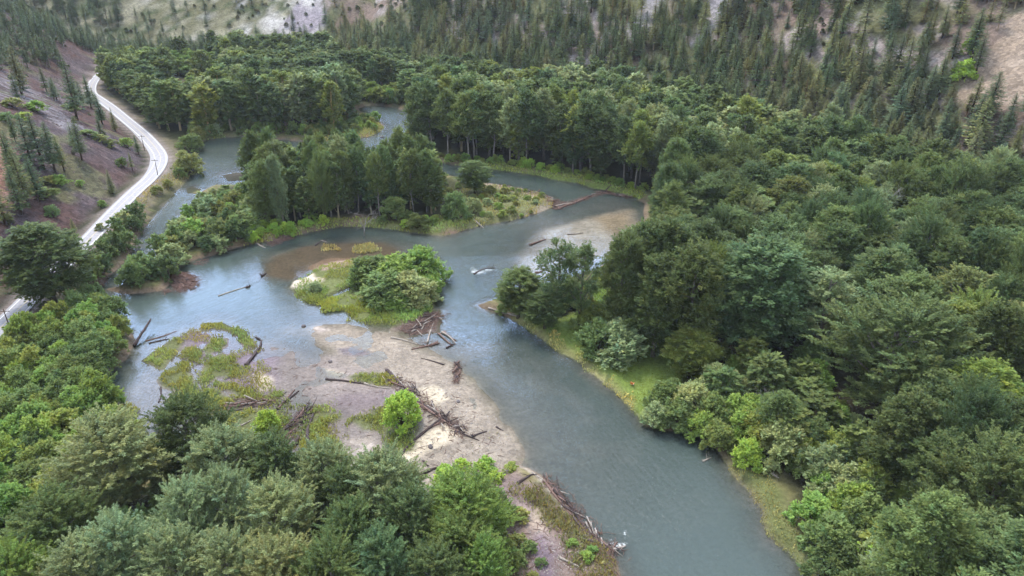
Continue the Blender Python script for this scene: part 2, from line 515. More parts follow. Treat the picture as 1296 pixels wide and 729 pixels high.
M_GROUND, M_WATER = ground_material(), water_material()
M_LEAF, M_NEEDLE, M_GRASS = leaf_material('leaves', .40), leaf_material('needles', .12, .04), leaf_material('grass_blades', .25)
M_BARK = bark_material('grey_bark', (.10, .085, .07), (.27, .24, .21))
M_BARKB = bark_material('brown_bark', (.045, .03, .024), (.13, .085, .06))
M_DEAD = bark_material('dead_wood', (.20, .18, .17), (.42, .39, .37))
M_LOGD = bark_material('wet_log', (.030, .022, .022), (.11, .08, .075))
M_LOGR = bark_material('reddish_driftwood', (.095, .055, .044), (.25, .165, .135))
M_LOGP = bark_material('bleached_driftwood', (.19, .155, .13), (.42, .37, .32))
M_ROADA = plain_material('worn_asphalt', (.31, .295, .305), .85, .22, 1.2)
M_ROADG = plain_material('pale_gravel', (.33, .315, .315), .95, .2, 1.6)
M_LINE = plain_material('road_paint', (.8, .8, .78), .7, .1, 4)
M_LINEY = plain_material('yellow_road_paint', (.55, .44, .22), .7, .15, 4)

# ------------------------------------------------------------------ the ground: one sheet
def axis(lo_fine, hi_fine, step, lo, hi, g, cap):
    a = list(np.arange(lo_fine, hi_fine + step / 2, step))
    s, x = step, a[-1]
    while x < hi:
        s = min(s * g, cap); x += s; a.append(x)
    s, x = step, a[0]
    left = []
    while x > lo:
        s = min(s * g, cap); x -= s; left.append(x)
    return np.array(left[::-1] + a)

XS = axis(-92, 98, .5, -760, 620, 1.04, 7)
YS = axis(74, 275, .5, -110, 1050, 1.04, 6)
XX, YY = np.meshgrid(XS, YS)
gx, gy = XX.ravel(), YY.ravel()
gz = terrain(gx, gy)
GZ = gz.reshape(XX.shape)

def ground_at(x, y):
    """height read off the sheet itself (bilinear)"""
    x, y = np.asarray(x, float), np.asarray(y, float)
    i = np.clip(np.searchsorted(XS, x) - 1, 0, len(XS) - 2)
    j = np.clip(np.searchsorted(YS, y) - 1, 0, len(YS) - 2)
    fx = np.clip((x - XS[i]) / (XS[i + 1] - XS[i]), 0, 1)
    fy = np.clip((y - YS[j]) / (YS[j + 1] - YS[j]), 0, 1)
    return (GZ[j, i] * (1 - fx) + GZ[j, i + 1] * fx) * (1 - fy) + (GZ[j + 1, i] * (1 - fx) + GZ[j + 1, i + 1] * fx) * fy

def paint():
    """what each patch of ground is made of: soil, sand, mud, turf, scree"""
    n = fbm(gx, gy, 7, 90, 4); n2 = fbm(gx, gy, 2.2, 95, 3); n3 = fbm(gx, gy, 30, 99, 4)
    jag = (fbm(gx, gy, 4, 33, 3) - .5) * 3
    c = np.zeros((len(gx), 3)); rocky = np.zeros(len(gx))
    def put(mask, col):
        mask = np.clip(mask, 0, 1)[:, None]
        c[:] = c * (1 - mask) + np.array(col) * mask
    c[:] = (.040, .036, .022)
    put(sstep(.45, .65, n3) * .6, (.06, .065, .025))
    sa, sb, sc = sdpoly(gx, gy, A_W), sdpoly(gx, gy, B_W), sdpoly(gx, gy, C_W)
    sw = np.minimum(np.minimum(sa, sb), sc)
    # margins of the land: earth, weeds and yellow grass
    edge = sstep(9, 2, sw) * (sw > -2)
    put(edge * .9, (.115, .120, .045))
    put(edge * sstep(.5, .6, n), (.20, .17, .08))
    put(sstep(2.2, .6, sw + jag * .3) * (sw > -1.5), (.17, .125, .085))
    def area(px, z, col, amt=1.0, soft=2.0, rag=1.0, r=None):
        d = sdpoly(gx, gy, GP(px, z)) + jag * rag
        mk = sstep(soft, -soft, d) * amt
        put(mk, col)
        if r is not None:
            rocky[:] = rocky * (1 - mk) + r * mk
    MEADOW = [(640,400),(660,395),(700,405),(735,395),(765,400),(790,420),(840,432),(868,470),(845,505),(815,528),(800,515),(765,484),(738,460),(690,430)]
    area(MEADOW, 1.3, (.165, .225, .050), 1, 2.0, .5)
    area([(735,372),(765,352),(785,380),(790,425),(745,420)], 1.3, (.10, .15, .035), 1, 3, 1)
    area([(905,568),(930,585),(960,590),(985,610),(1000,650),(1010,690),(1045,729),(1030,745),(1000,700),(970,670),(966,640),(935,605)], 1.2, (.135, .150, .055), 1, 2, 1)
    area([(640,398),(690,428),(738,460),(765,484),(800,515),(803,508),(770,477),(742,452),(700,427),(655,398)], 1.0, (.24, .21, .10), .8, 1.2, .5)
    area([(570,205),(620,208),(700,220),(760,232),(815,246),(800,252),(745,238),(690,224),(620,213)], 1.2, (.13, .17, .045), 1, 2, .8)
    area([(590,228),(640,234),(700,246),(748,243),(720,255),(690,266),(640,282),(580,296),(550,296),(560,275),(585,255)], 1.2, (.145, .15, .065), 1, 2.5, 1)
    area([(650,238),(690,247),(705,253),(695,268),(660,272),(690,258),(670,248)], 1.0, (.34, .28, .22), .9, 1.5, 1)
    area([(600,230),(650,237),(700,251),(660,247),(610,236)], 1.0, (.33, .25, .20), .8, 1.2, 1)
    area([(555,296),(590,288),(640,279),(690,266),(690,270),(640,283),(590,293)], .6, (.24, .15, .12), 1, 1, .6)
    area([(420,285),(460,276),(500,280),(560,288),(545,297),(500,291),(460,287)], 1.0, (.15, .155, .06), 1, 1.5, .8)
    area([(430,284),(450,272),(470,276),(450,286)], 1.0, (.24, .17, .12), .8, 1.5, .8)
    area([(385,180),(440,166),(470,158),(488,158),(480,170),(440,177),(400,182)], 1.0, (.16, .16, .05), 1, 2.5, 1)
    area([(380,180),(430,177),(470,170),(478,172),(440,177),(400,183)], .4, (.28, .17, .12), 1, 1.5, .6)
    area([(240,180),(270,172),(310,170),(310,174),(270,178),(245,184)], .8, (.16, .19, .06), 1, 2, .6)
    area([(160,290),(185,255),(210,240),(245,218),(247,212),(235,216),(205,232),(185,248),(165,275)], 1.5, (.17, .155, .07), 1, 2, .8)
    area([(210,110),(225,100),(245,140),(235,145)], 1.3, (.25, .25, .08), .9, 4, 1)
    # river bed
    bed = sstep(.1, -.2, gz) * (sw < 1.0)
    put(bed, (.125, .115, .095))
    put(bed * sstep(.45, .62, n), (.17, .145, .12))
    # bars
    area([(330,350),(345,325),(380,313),(410,308),(450,306),(485,306),(506,315),(500,326),(440,336),(400,346),(370,354)], -.1, (.150, .100, .062), 1, 2.2, 1)
    area([(385,418),(400,411),(440,410),(500,422),(540,443),(578,460),(600,484),(622,515),(645,545),(662,575),(650,592),(600,600),(520,545),(460,490),(420,450)], 0, (.285, .235, .185), 1, 3.5, 1, .35)
    area([(185,440),(260,415),(345,432),(420,455),(500,485),(530,520),(540,570),(500,600),(430,605),(350,595),(250,580),(205,510)], 0, (.19, .158, .140), 1, 3, 1, .1)
    area([(420,450),(480,470),(500,500),(470,520),(420,500),(390,480)], 0, (.28, .23, .20), .8, 3, 1.6)
    area([(430,500),(490,498),(500,512),(450,520),(410,515)], 0, (.165, .128, .130), .8, 3, 1.6)
    area([(655,330),(690,290),(720,283),(760,272),(797,266),(810,285),(785,320),(740,335),(690,350),(660,348)], -.1, (.45, .37, .30), 1, 3.5, 1, .2)
    area([(750,275),(797,266),(803,285),(780,300),(765,290)], -.1, (.34, .235, .14), .8, 3, 1)
    area([(163,520),(170,490),(185,473),(207,478),(218,500),(228,530),(195,548)], -.1, (.29, .255, .27), .9, 3, 1)
    area([(225,420),(262,412),(322,440),(350,450),(345,495),(310,500),(240,470)], 0, (.20, .155, .19), .75, 2.5, 1.2)
    area([(435,560),(470,548),(505,580),(560,555),(600,543),(645,548),(658,578),(610,605),(560,630),(500,625),(450,605),(420,585)], .1, (.29, .24, .19), 1, 2, 1, .5)
    area([(440,560),(480,550),(500,575),(490,600),(450,600)], .1, (.38, .32, .28), .7, 2, 2.5, .8)
    area([(600,600),(625,620),(600,640),(560,650),(540,640),(590,610)], .1, (.36, .32, .32), .9, 1.5, .6)
    for px in ([(532,492),(553,488),(570,505),(556,512),(540,510)], [(520,552),(560,540),(585,545),(560,565),(520,580)], [(318,478),(328,470),(342,477),(347,491),(330,496)], [(436,471),(412,466),(418,474),(430,477)], [(500,560),(520,555),(530,580),(505,582)]):
        area(px, .15, (.50, .42, .31), .95, 1.0, .5, .2)
    area([(393,415),(400,413),(418,417),(405,421)], 0, (.52, .43, .38), .7, 1, .4)
    area([(428,442),(445,441),(466,445),(470,450),(440,452)], -.1, (.165, .138, .150), .95, 1.2, .5)
    # centre island
    area(I_PX, .4, (.135, .150, .055), 1, 1.5, .6)
    area([(367,362),(372,354),(390,348),(396,346),(398,352),(412,352),(408,357),(392,362),(382,368)], .35, (.60, .51, .42), 1, .7, .25)
    area([(403,339),(420,332),(446,329),(449,336),(430,341),(410,343)], .2, (.36, .26, .22), 1, 1, .4)
    area([(520,402),(545,392),(557,395),(555,420),(520,424),(500,415)], .2, (.15, .11, .10), .9, 1.2, .6)
    area([(216,346),(232,342),(249,347),(252,358),(247,369),(228,371),(217,365)], .2, (.20, .115, .10), .95, 1, .5)
    # marsh turf
    for p in GRASS_PX:
        area(p, .1, (.115, .125, .045), .95, .8, .35)
    # bar in the lower middle: pink silt, brown weeds, bright sand streak
    area([(612,620),(650,600),(690,620),(735,670),(775,700),(785,745),(790,820),(640,820),(640,700),(625,650)], .8, (.20, .145, .115), 1, 1.5, 1)
    area([(620,618),(655,612),(690,640),(715,680),(720,729),(700,760),(690,700),(655,670),(625,650)], .8, (.215, .160, .150), 1, 2.5, 1.6, .3)
    area([(660,650),(690,655),(700,680),(685,690),(668,670)], .8, (.46, .36, .27), .7, 2, 2)
    area([(675,680),(690,678),(705,729),(700,780),(680,760)], .7, (.175, .130, .155), .9, 1.5, .8)
    area([(690,622),(720,650),(755,685),(782,705),(785,745),(750,745),(715,690),(690,655)], .8, (.135, .125, .055), .75, 2, 2.5)
    area([(660,590),(690,606),(720,636),(742,664),(736,664),(712,640),(680,612)], .3, (.50, .42, .34), .9, .8, .4)
    # hill sides
    rd = roaddist(gx, gy)
    px, py, _ = proj(gx, gy, gz)
    scree = fbm(gx * .9 + gy * .55, gy * .35 - gx * .3, 16, 70, 4)
    left = sstep(-5.8, -7.5, rd)
    put(left, (.088, .051, .044))
    put(left * sstep(.44, .62, scree), (.080, .060, .064))
    put(left * sstep(.62, .74, n2 * .5 + scree * .5), (.165, .130, .122))
    put(left * sstep(.62, .70, fbm(gx, gy, 13, 77, 4)) * .85, (.115, .11, .055))
    put(left * inside(px, py, [(-200, 150), (0, 165), (20, 200), (10, 240), (0, 290), (-200, 300)]), (.26, .145, .105))
    put(left * inside(px, py, [(-60, 90), (20, 95), (60, 130), (110, 165), (80, 165), (30, 125), (-60, 120)]) * sstep(.3, .6, n2) * .6, (.24, .225, .24))
    rocky[:] = np.maximum(rocky, left * .8)
    # road bench: pale gravel shoulder
    sh = sstep(5.6, 3.4, np.abs(rd))
    put(sh * .9, (.235, .19, .17))
    put(sstep(4, 5.5, rd) * sstep(9.5, 7.5, rd), (.14, .12, .075))
    fr = sideline(gx, gy, FOOT_R); ff = -sideline(gx, gy, FOOT_F)
    rm = sstep(2, 10, fr)
    put(rm, (.165, .122, .098))
    put(rm * sstep(.40, .56, n3), (.115, .118, .055))
    put(rm * sstep(.55, .66, scree), (.23, .19, .175))
    put(rm * sstep(.60, .72, n2 * .45 + scree * .55), (.33, .305, .29))
    for q, col in (([(770,55),(800,30),(830,-20),(850,-20),(820,35),(800,50)], (.27, .25, .255)), ([(870,60),(895,20),(910,-20),(935,-20),(920,20),(890,50)], (.28, .26, .275)),
                   ([(940,62),(985,50),(1000,45),(990,55)], (.30, .275, .245)), ([(1195,130),(1230,80),(1296,10),(1320,-20),(1320,120),(1260,140)], (.28, .215, .16)),
                   ([(1010,60),(1040,-10),(1080,-20),(1050,40)], (.27, .195, .17))):
        put(rm * inside(px + jag * 4, py + jag * 3, q) * .85, col)
    rocky[:] = np.maximum(rocky, rm * .6)
    fm = sstep(2, 14, ff) * (fr < 4)
    m5 = fbm(gx, gy, 6, 181, 4); m9 = fbm(gx, gy, 18, 187, 4)
    put(fm, (.120, .115, .062))
    put(fm * sstep(.44, .60, m5 * .6 + n3 * .4), (.235, .22, .155))
    put(fm * sstep(.56, .62, fbm(gx, gy, 5, 191, 3)), (.062, .078, .034))
    put(fm * sstep(.58, .66, m9), (.30, .285, .255))
    purple = inside(px + jag * 3, py + jag * 2, [(346,42),(385,0),(400,-40),(470,-40),(420,20),(400,42)]) | inside(px + jag * 3, py + jag * 2, [(425,45),(470,12),(505,-30),(540,-30),(500,20),(470,45)])
    put(fm * purple * .9, (.245, .215, .245))
    put(fm * sstep(.6, .72, scree) * (px > 150), (.42, .40, .38))
    rocky[:] = np.maximum(rocky, fm * .5)
    return c, rocky

soil, rocky = paint()
nx, ny = len(XS), len(YS)
ii = (np.arange(ny - 1)[:, None] * nx + np.arange(nx - 1)[None, :]).ravel()
quads = np.stack([ii, ii + 1, ii + nx + 1, ii + nx], 1)
ground = link('ground', mesh_np('ground', np.stack([gx, gy, gz], 1), quads, M_GROUND, True, {'soil': ('FLOAT_COLOR', soil), 'rocky': ('FLOAT', rocky)}))
tag(ground, kind='structure')

# ------------------------------------------------------------------ the river: one level sheet
def flow_coords(x, y):
    """coordinates that run along the current, for stretched ripples"""
    ang = np.interp(y, [60, 110, 150, 190, 215, 240, 280, 340, 420], [2.05, 2.0, 1.95, 1.7, 1.15, .85, .75, 1.2, 1.5])
    return ang
wmask = (gz < .12) & (np.minimum(np.minimum(sdpoly(gx, gy, A_W), sdpoly(gx, gy, B_W)), sdpoly(gx, gy, C_W)) < 4)
wm = wmask.reshape(ny, nx)
cell = (wm[:-1, :-1] | wm[1:, :-1] | wm[:-1, 1:] | wm[1:, 1:]).ravel()
wq = quads[cell]
used = np.unique(wq)
remap = np.full(len(gx), -1); remap[used] = np.arange(len(used))
wx, wy = gx[used], gy[used]
depth = np.maximum(-gz[used], 0)
wpx, wpy, _ = proj(wx, wy, np.zeros(len(wx)))
def blob(cx, cy, rx, ry, amp):
    return amp * np.exp(-((wpx - cx) / rx) ** 2 - ((wpy - cy) / ry) ** 2)
riffle = .10 + blob(640, 310, 70, 30, .9) + blob(610, 345, 60, 40, .6) + blob(275, 205, 45, 30, .9) + blob(200, 275, 30, 40, .9) + blob(495, 165, 40, 25, .9) \
    + blob(770, 255, 40, 14, .5) + blob(640, 400, 60, 60, .45) + blob(760, 520, 120, 100, .14) + blob(850, 640, 120, 80, .12)
riffle = np.clip(riffle, .04, 1)
pool = np.exp(-((wpx - 280) / 130) ** 2 - ((wpy - 375) / 55) ** 2)
riffle = riffle * (1 - .85 * pool) * np.clip(depth / .45, .12, 1)
foam = blob(604, 345, 18, 5, .56) + blob(598, 338, 7, 4, .4) + blob(622, 341, 12, 3, .4) + blob(783, 690, 15, 4.5, .56) + blob(792, 675, 5, 13, .54) + blob(773, 681, 10, 8, .42) + blob(785, 660, 4, 16, .3) \
    + blob(765, 243, 20, 3, .35) + blob(560, 297, 18, 3, .3) + blob(560, 362, 8, 6, .3) + blob(270, 216, 30, 8, .2) + blob(640, 300, 60, 20, .13)
ang = flow_coords(wx, wy)
flow = np.stack([(wx * np.cos(ang) + wy * np.sin(ang)) * .28, (-wx * np.sin(ang) + wy * np.cos(ang)) * 1.1, np.zeros(len(wx))], 1)
wme = mesh_np('river_water', np.stack([wx, wy, np.zeros(len(wx))], 1), remap[wq], M_WATER, True, {'depth': ('FLOAT', depth), 'riffle': ('FLOAT', riffle), 'foam': ('FLOAT', foam)})
fa = wme.attributes.new('flow', 'FLOAT_VECTOR', 'POINT')
fa.data.foreach_set('vector', flow.astype(np.float32).ravel())
river = link('river_water', wme)
tag(river, kind='structure')

# ------------------------------------------------------------------ thin summer haze
HAZE = 0.00008
if HAZE:
    hm, HN, HL, hout = newmat('haze')
    pv = HN.new('ShaderNodeVolumePrincipled')
    pv.inputs['Color'].default_value = (.82, .88, .95, 1)
    pv.inputs['Density'].default_value = HAZE
    HL.new(pv.outputs[0], hout.inputs['Volume'])
    hv = np.array([(x, y, z) for z in (-6.0, 420.0) for y in (-140.0, 1080.0) for x in (-790.0, 650.0)])
    hz = link('haze', mesh_np('haze', hv, np.array([(0, 2, 3, 1), (4, 5, 7, 6), (0, 1, 5, 4), (2, 6, 7, 3), (0, 4, 6, 2), (1, 3, 7, 5)]), hm))
    tag(hz, 'thin pale haze filling the valley air', 'haze', kind='stuff')

# ------------------------------------------------------------------ the road
def ribbon(name, pts, o0, o1, z, mat, z1=None, kind='structure', steps=None):
    p = np.asarray(pts)
    d = np.gradient(p, axis=0)
    d /= np.linalg.norm(d, axis=1)[:, None]
    nrm = np.stack([d[:, 1], -d[:, 0]], 1)
    o0 = np.broadcast_to(o0, len(p)); o1 = np.broadcast_to(o1, len(p))
    a, b = p + nrm * o0[:, None], p + nrm * o1[:, None]
    v = np.vstack([np.column_stack([a, np.full(len(p), z)]), np.column_stack([b, np.full(len(p), z if z1 is None else z1)])])
    n = len(p)
    q = np.array([(i, i + n, i + n + 1, i + 1) for i in range(n - 1)])
    o = link(name, mesh_np(name, v, q, mat))
    tag(o, kind=kind)
    return o
RS = chaikin(ROAD_W, 3)
wide = np.interp(RS[:, 1], [150, 200, 255, 275, 300, 330], [0, .1, .2, 1.2, .7, 0])
ribbon('gravel_shoulder', RS, -2.8 - wide * .8, 2.7, ROAD_Z + .02, M_ROADG)
ribbon('road', RS, -2.3, 2.3, ROAD_Z + .028, M_ROADA)
tag(ribbon('road_edge_line', RS, -2.15, -1.98, ROAD_Z + .034, M_LINE), kind='structure')
tag(ribbon('road_edge_line', RS, 1.98, 2.15, ROAD_Z + .034, M_LINE), kind='structure')
tag(ribbon('road_centre_line', RS, -.07, .07, ROAD_Z + .034, M_LINEY), kind='structure')

# ------------------------------------------------------------------ plant builders
def unit(v):
    return v / np.maximum(np.linalg.norm(v, axis=-1, keepdims=True), 1e-9)

def cards(P, A, Nh, ln, wd):
    """diamond leaves: centres P, axes A, normal hints Nh"""
    A = unit(A)
    B = unit(np.cross(A, Nh))
    ln = np.asarray(ln)[:, None] * .5; wd = np.asarray(wd)[:, None] * .5
    Nn = np.cross(A, B) * wd * .35
    v = np.stack([P - A * ln, P + B * wd + Nn - A * ln * .15, P + A * ln, P - B * wd + Nn - A * ln * .15], 1).reshape(-1, 3)
    f = np.arange(len(v)).reshape(-1, 4)
    return v, f

def tube(pts, radii, sides=6):
    pts = np.asarray(pts, float)
    d = unit(np.gradient(pts, axis=0))
    ref = np.where(np.abs(d[:, 2:3]) > .9, np.array([[1., 0, 0]]), np.array([[0, 0, 1.]]))
    u = unit(np.cross(d, ref)); w = np.cross(d, u)
    a = np.linspace(0, 2 * np.pi, sides, endpoint=False)
    ring = pts[:, None, :] + np.asarray(radii)[:, None, None] * (np.cos(a)[None, :, None] * u[:, None, :] + np.sin(a)[None, :, None] * w[:, None, :])
    v = ring.reshape(-1, 3)
    q = []
    for i in range(len(pts) - 1):
        for k in range(sides):
            q.append((i * sides + k, i * sides + (k + 1) % sides, (i + 1) * sides + (k + 1) % sides, (i + 1) * sides + k))
    n = len(v)
    v = np.vstack([v, pts[:1], pts[-1:]])
    for k in range(sides):
        q.append((n, (k + 1) % sides, k, k)) if False else None
    # end caps as quads folded on the centre
    for k in range(0, sides, 2):
        q.append((n, (k + 2) % sides, (k + 1) % sides, k))
        b = (len(pts) - 1) * sides
        q.append((n + 1, b + k, b + (k + 1) % sides, b + (k + 2) % sides))
    return v, np.array(q)

class Bag:
    def __init__(s): s.v, s.f, s.t, s.n = [], [], [], 0
    def add(s, v, f, t=None):
        s.v.append(v); s.f.append(np.asarray(f) + s.n); s.n += len(v)
        s.t.append(np.ones((len(v), 3)) if t is None else t)
    def get(s): return np.vstack(s.v), np.vstack(s.f), np.vstack(s.t)

def lobes_to_leaves(r, lobes, nspray, nleaf, slen, spread, ll, lw, up=.5, out=.6, hue=.055, flat=.45):
    """lobes: list of (centre, radius, outward dir). Every lobe carries sprays, every spray leaves."""
    bag = Bag()
    for c, lr, od in lobes:
        n = max(3, int(nspray * (lr / 2.0) ** 1.6))
        d = unit(r.normal(size=(n, 3)) + np.array([0, 0, up]) + od * out)
        st = c + d * lr * r.uniform(.15, .75, (n, 1))
        sd = unit(d + np.array([0, 0, up * .9]) + r.normal(size=(n, 3)) * .25)
        L = slen * r.uniform(.6, 1.25, (n, 1))
        t = r.uniform(0, 1, (n, nleaf, 1)) ** .8
        off = r.normal(size=(n, nleaf, 3)) * spread * (1.15 - .85 * t)
        P = st[:, None, :] + sd[:, None, :] * L[:, None, :] * t + off
        A = (sd[:, None, :] * .7 + off / spread * .35 + r.normal(size=(n, nleaf, 3)) * .30) * np.array([1, 1, flat])
        Nh = r.normal(size=(n, nleaf, 3)) * .38 + d[:, None, :] * .35 + np.array([0, 0, .8])
        k = n * nleaf
        v, f = cards(P.reshape(k, 3), A.reshape(k, 3), Nh.reshape(k, 3), ll * r.uniform(.7, 1.3, k), lw * r.uniform(.7, 1.3, k))
        bri = (r.uniform(.80, 1.22, (n, 1, 1)) * r.uniform(.82, 1.2, (n, nleaf, 1))).reshape(k, 1)
        h = (r.normal(0, hue, (n, 1, 1)) + r.normal(0, hue * .5, (n, nleaf, 1))).reshape(k, 1)
        tint = np.hstack([bri * (1 + h), bri, bri * (1 - h)])
        bag.add(v, f, np.repeat(tint, 4, 0))
    return bag

def build_tree(seed, H=20., R=4.6, kind='cottonwood', lod=0):
    r = np.random.default_rng(seed)
    lobes = []
    Z = np.array([0, 0, 1.])
    if kind == 'feather':
        lo, nl = .20, 20
    elif kind == 'tall':
        lo, nl = .44, 19
    elif kind == 'open':
        lo, nl = .28, 13
    else:
        lo, nl = .24, 24
    for k in range(nl):
        t = lo + (1 - lo) * ((k + r.uniform(.1, .9)) / nl) ** .85
        a = k * 2.39996 + r.uniform(-.5, .5)
        e = max(0, math.sin(math.pi * min(1, max(0, (t - lo * .55) / (1.03 - lo * .55))) ** 1.15)) ** .62
        rad = R * e
        o = np.array([math.cos(a), math.sin(a), 0])
        lr = (2.35 if kind != 'open' else 1.9) * r.uniform(.75, 1.2) * (1.0 if t < .8 else .85)
        c = o * max(0, rad - lr * .75) * r.uniform(.65, 1.08) + Z * (t * H - lr * .6)
        lobes.append((c, lr, o * .8 + Z * (t - .3) * .6))
    lobes.append((Z * (H - 2.0) + r.normal(size=3) * .5, 1.9, Z))
    nsp = [34, 23, 8][lod]; nle = [31, 18, 8][lod]
    ll = [.39, .58, 1.3][lod]; lw = [.215, .33, .80][lod]
    if kind == 'feather':
        bag = lobes_to_leaves(r, lobes, nsp, int(nle * 2.3), 2.9, .18, ll * .72, lw * .60, 1.05, .75, flat=.95)
    elif kind == 'open':
        bag = lobes_to_leaves(r, lobes, nsp * .8, nle, 1.6, .32, ll, lw, .5, .5)
    else:
        bag = lobes_to_leaves(r, lobes, nsp, nle, 1.6, .33, ll, lw, .55, .6)
    tb = Bag()
    lean = r.normal(0, .35, 2)
    zz = np.linspace(0, H * .93, 7)
    tp = np.stack([lean[0] * (zz / H) ** 1.5 * 2 + r.normal(0, .12, 7) * (zz > 0), lean[1] * (zz / H) ** 1.5 * 2 + r.normal(0, .12, 7) * (zz > 0), zz], 1)
    tp[0, 2] = -.6
    v, f = tube(tp, (.24 if kind == 'tall' else .34) * (1 - zz / H) ** .8 + .03, 8 if lod == 0 else 5)
    tb.add(v, f)
    for i, (c, lr, o) in enumerate(lobes):
        if lod == 2 and i % 4: continue
        if lod == 1 and i % 2: continue
        zb = max(H * .1, c[2] - 1.0 - np.linalg.norm(c[:2]) * 1.0)
        b = np.array([np.interp(zb, zz, tp[:, 0]), np.interp(zb, zz, tp[:, 1]), zb])
        m = b * .45 + c * .55 - Z * .35 + r.normal(size=3) * .15
        e = c + o * lr * .45
        v, f = tube(np.array([b, m, c, e]), [.13, .09, .055, .02], 5)
        tb.add(v, f)
    return bag, tb

def build_shrub(seed, H=5., R=3.2, lod=0):
    r = np.random.default_rng(seed)
    Z = np.array([0, 0, 1.])
    lobes = []
    nl = 17
    for k in range(nl):
        u = ((k + r.uniform(.2, .8)) / nl)
        a = k * 2.39996 + r.uniform(-.5, .5)
        el = (u ** .9) * 1.5
        o = np.array([math.cos(a) * math.cos(el), math.sin(a) * math.cos(el), math.sin(el)])
        lr = r.uniform(.8, 1.35)
        c = o * np.array([R - lr * .7, R - lr * .7, H - lr * .8]) * r.uniform(.68, 1.08)
        c[2] = max(c[2], lr * .45)
        lobes.append((c, lr, o))
    bag = lobes_to_leaves(r, lobes, [60, 26, 8][lod], [17, 11, 8][lod], .8, .22, [.36, .60, 1.1][lod], [.22, .38, .75][lod], .45, .6)
    tb = Bag()
    for i, (c, lr, o) in enumerate(lobes[::2 if lod else 1]):
        b = np.array([o[0] * .35, o[1] * .35, -.3])
        v, f = tube(np.array([b, (b + c) / 2 + Z * .3, c]), [.09, .06, .025], 5)
        tb.add(v, f)
    return bag, tb

def build_conifer(seed, H=20., R=2.6, lod=0, ragged=0.0):
    r = np.random.default_rng(seed)
    bag = Bag(); tb = Bag()
    lv = [34, 26, 13][lod]
    pw, low, R = r.uniform(.48, .82), r.uniform(.05, .30), R * r.uniform(.8, 1.2)
    ragged = ragged * r.uniform(.3, 2.0)
    for i in range(lv):
        t = low + (1 - low) * (i / (lv - 1)) ** .95
        if ragged and r.uniform() < ragged * (1 - t) * 1.2: continue
        nb = max(4, int([11, 9, 5][lod] * (1 - t * .45)))
        rad = R * (1 - t) ** pw * min(1, (t - low) * 6 + .7) * r.uniform(.78, 1.12) + .06
        a0 = r.uniform(0, 6.28)
        for k in range(nb):
            a = a0 + k * 2 * math.pi / nb + r.normal(0, .25)
            ln = rad * r.uniform(.6, 1.18)
            rise = .25 - .55 * (1 - t) + r.normal(0, .10)
            d = np.array([math.cos(a), math.sin(a), rise])
            b = np.array([0, 0, t * H])
            ns = [7, 5, 2][lod]
            s = (np.arange(ns) + .7) / ns
            P = b + d[None, :] * (s * ln)[:, None] + np.stack([np.zeros(ns), np.zeros(ns), .12 * s ** 2 * ln], 1)
            if lod < 2:
                P = np.vstack([P, P + r.normal(size=P.shape) * np.array([.26, .26, .16]) * (1.1 - t)])
            else:
                P = P + r.normal(size=P.shape) * .1
            n = len(P)
            A = d[None, :] + r.normal(size=(n, 3)) * .40
            Nh = np.array([0, 0, 1.]) + d[None, :] * .4 + r.normal(size=(n, 3)) * .35
            base = [.66, .88, 2.1][lod] * (.30 + .70 * (1 - t) ** .8)
            v, f = cards(P, A, Nh, base * r.uniform(.75, 1.3, n), base * .52 * r.uniform(.7, 1.3, n))
            bri = r.uniform(.75, 1.25) * r.uniform(.85, 1.15, (n, 1))
            h = r.normal(0, .10, (n, 1))
            bag.add(v, f, np.repeat(np.hstack([bri * (1 + h), bri, bri * (1 - h)]), 4, 0))
    zz = np.array([-.8, H * .3, H * .7, H * .99])
    v, f = tube(np.stack([zz * 0, zz * 0, zz], 1), [.27, .2, .11, .02], 6)
    tb.add(v, f)
    return bag, tb

def build_dead(seed, H=14.):
    r = np.random.default_rng(seed)
    tb = Bag()
    def grow(b, d, L, rad, n):
        m = b + d * L * .5 + r.normal(size=3) * L * .06
        e = b + d * L + r.normal(size=3) * L * .08
        v, f = tube(np.array([b, m, e]), [rad, rad * .75, rad * .4], 5)
        tb.add(v, f)
        if n > 0:
            for k in range(r.integers(3, 6)):
                s = r.uniform(.35, 1.0)
                q = b + (e - b) * s
                dd = unit(d * .6 + r.normal(size=3) * .65 + np.array([0, 0, .25]))
                grow(q, dd, L * r.uniform(.42, .62), max(.03, rad * (1 - s * .5) * .5), n - 1)
    grow(np.array([0, 0, -.5]), unit(np.array([r.normal(0, .06), r.normal(0, .06), 1.])), H * .62, .24, 3)
    return tb

def mk(name, bag, mat):
    v, f, t = bag.get()
    return mesh_np(name, v, f, mat, False, {'tint': ('FLOAT_COLOR', t)})

def wood(name, tb, mat):
    v, f, _ = tb.get()
    return mesh_np(name, v, f, mat, True)

LIB = {}
M_PALEBARK = bark_material('pale_bark', (.15, .135, .12), (.33, .30, .27))
def stock(key, builder, n, leafmat, barkmat, s0, **kw):
    out = []
    for i in range(n):
        b, t = builder(s0 + i, **kw)
        out.append((mk(key + '_crown', b, leafmat), wood(key + '_trunk', t, barkmat)))
    LIB[key] = out
stock('cotton', build_tree, 5, M_LEAF, M_BARK, 100, lod=0)
stock('cotton_far', build_tree, 5, M_LEAF, M_BARK, 140, lod=1)
stock('feather', build_tree, 5, M_LEAF, M_BARK, 180, kind='feather', lod=0)
stock('tall', build_tree, 4, M_LEAF, M_PALEBARK, 200, kind='tall', lod=1)
stock('open', build_tree, 3, M_LEAF, M_BARK, 220, kind='open', lod=0)
stock('shrub', build_shrub, 5, M_LEAF, M_BARKB, 260, lod=0)
stock('shrub_far', build_shrub, 4, M_LEAF, M_BARKB, 300, lod=1)
stock('conifer', build_conifer, 8, M_NEEDLE, M_BARKB, 340, lod=0, ragged=.25)
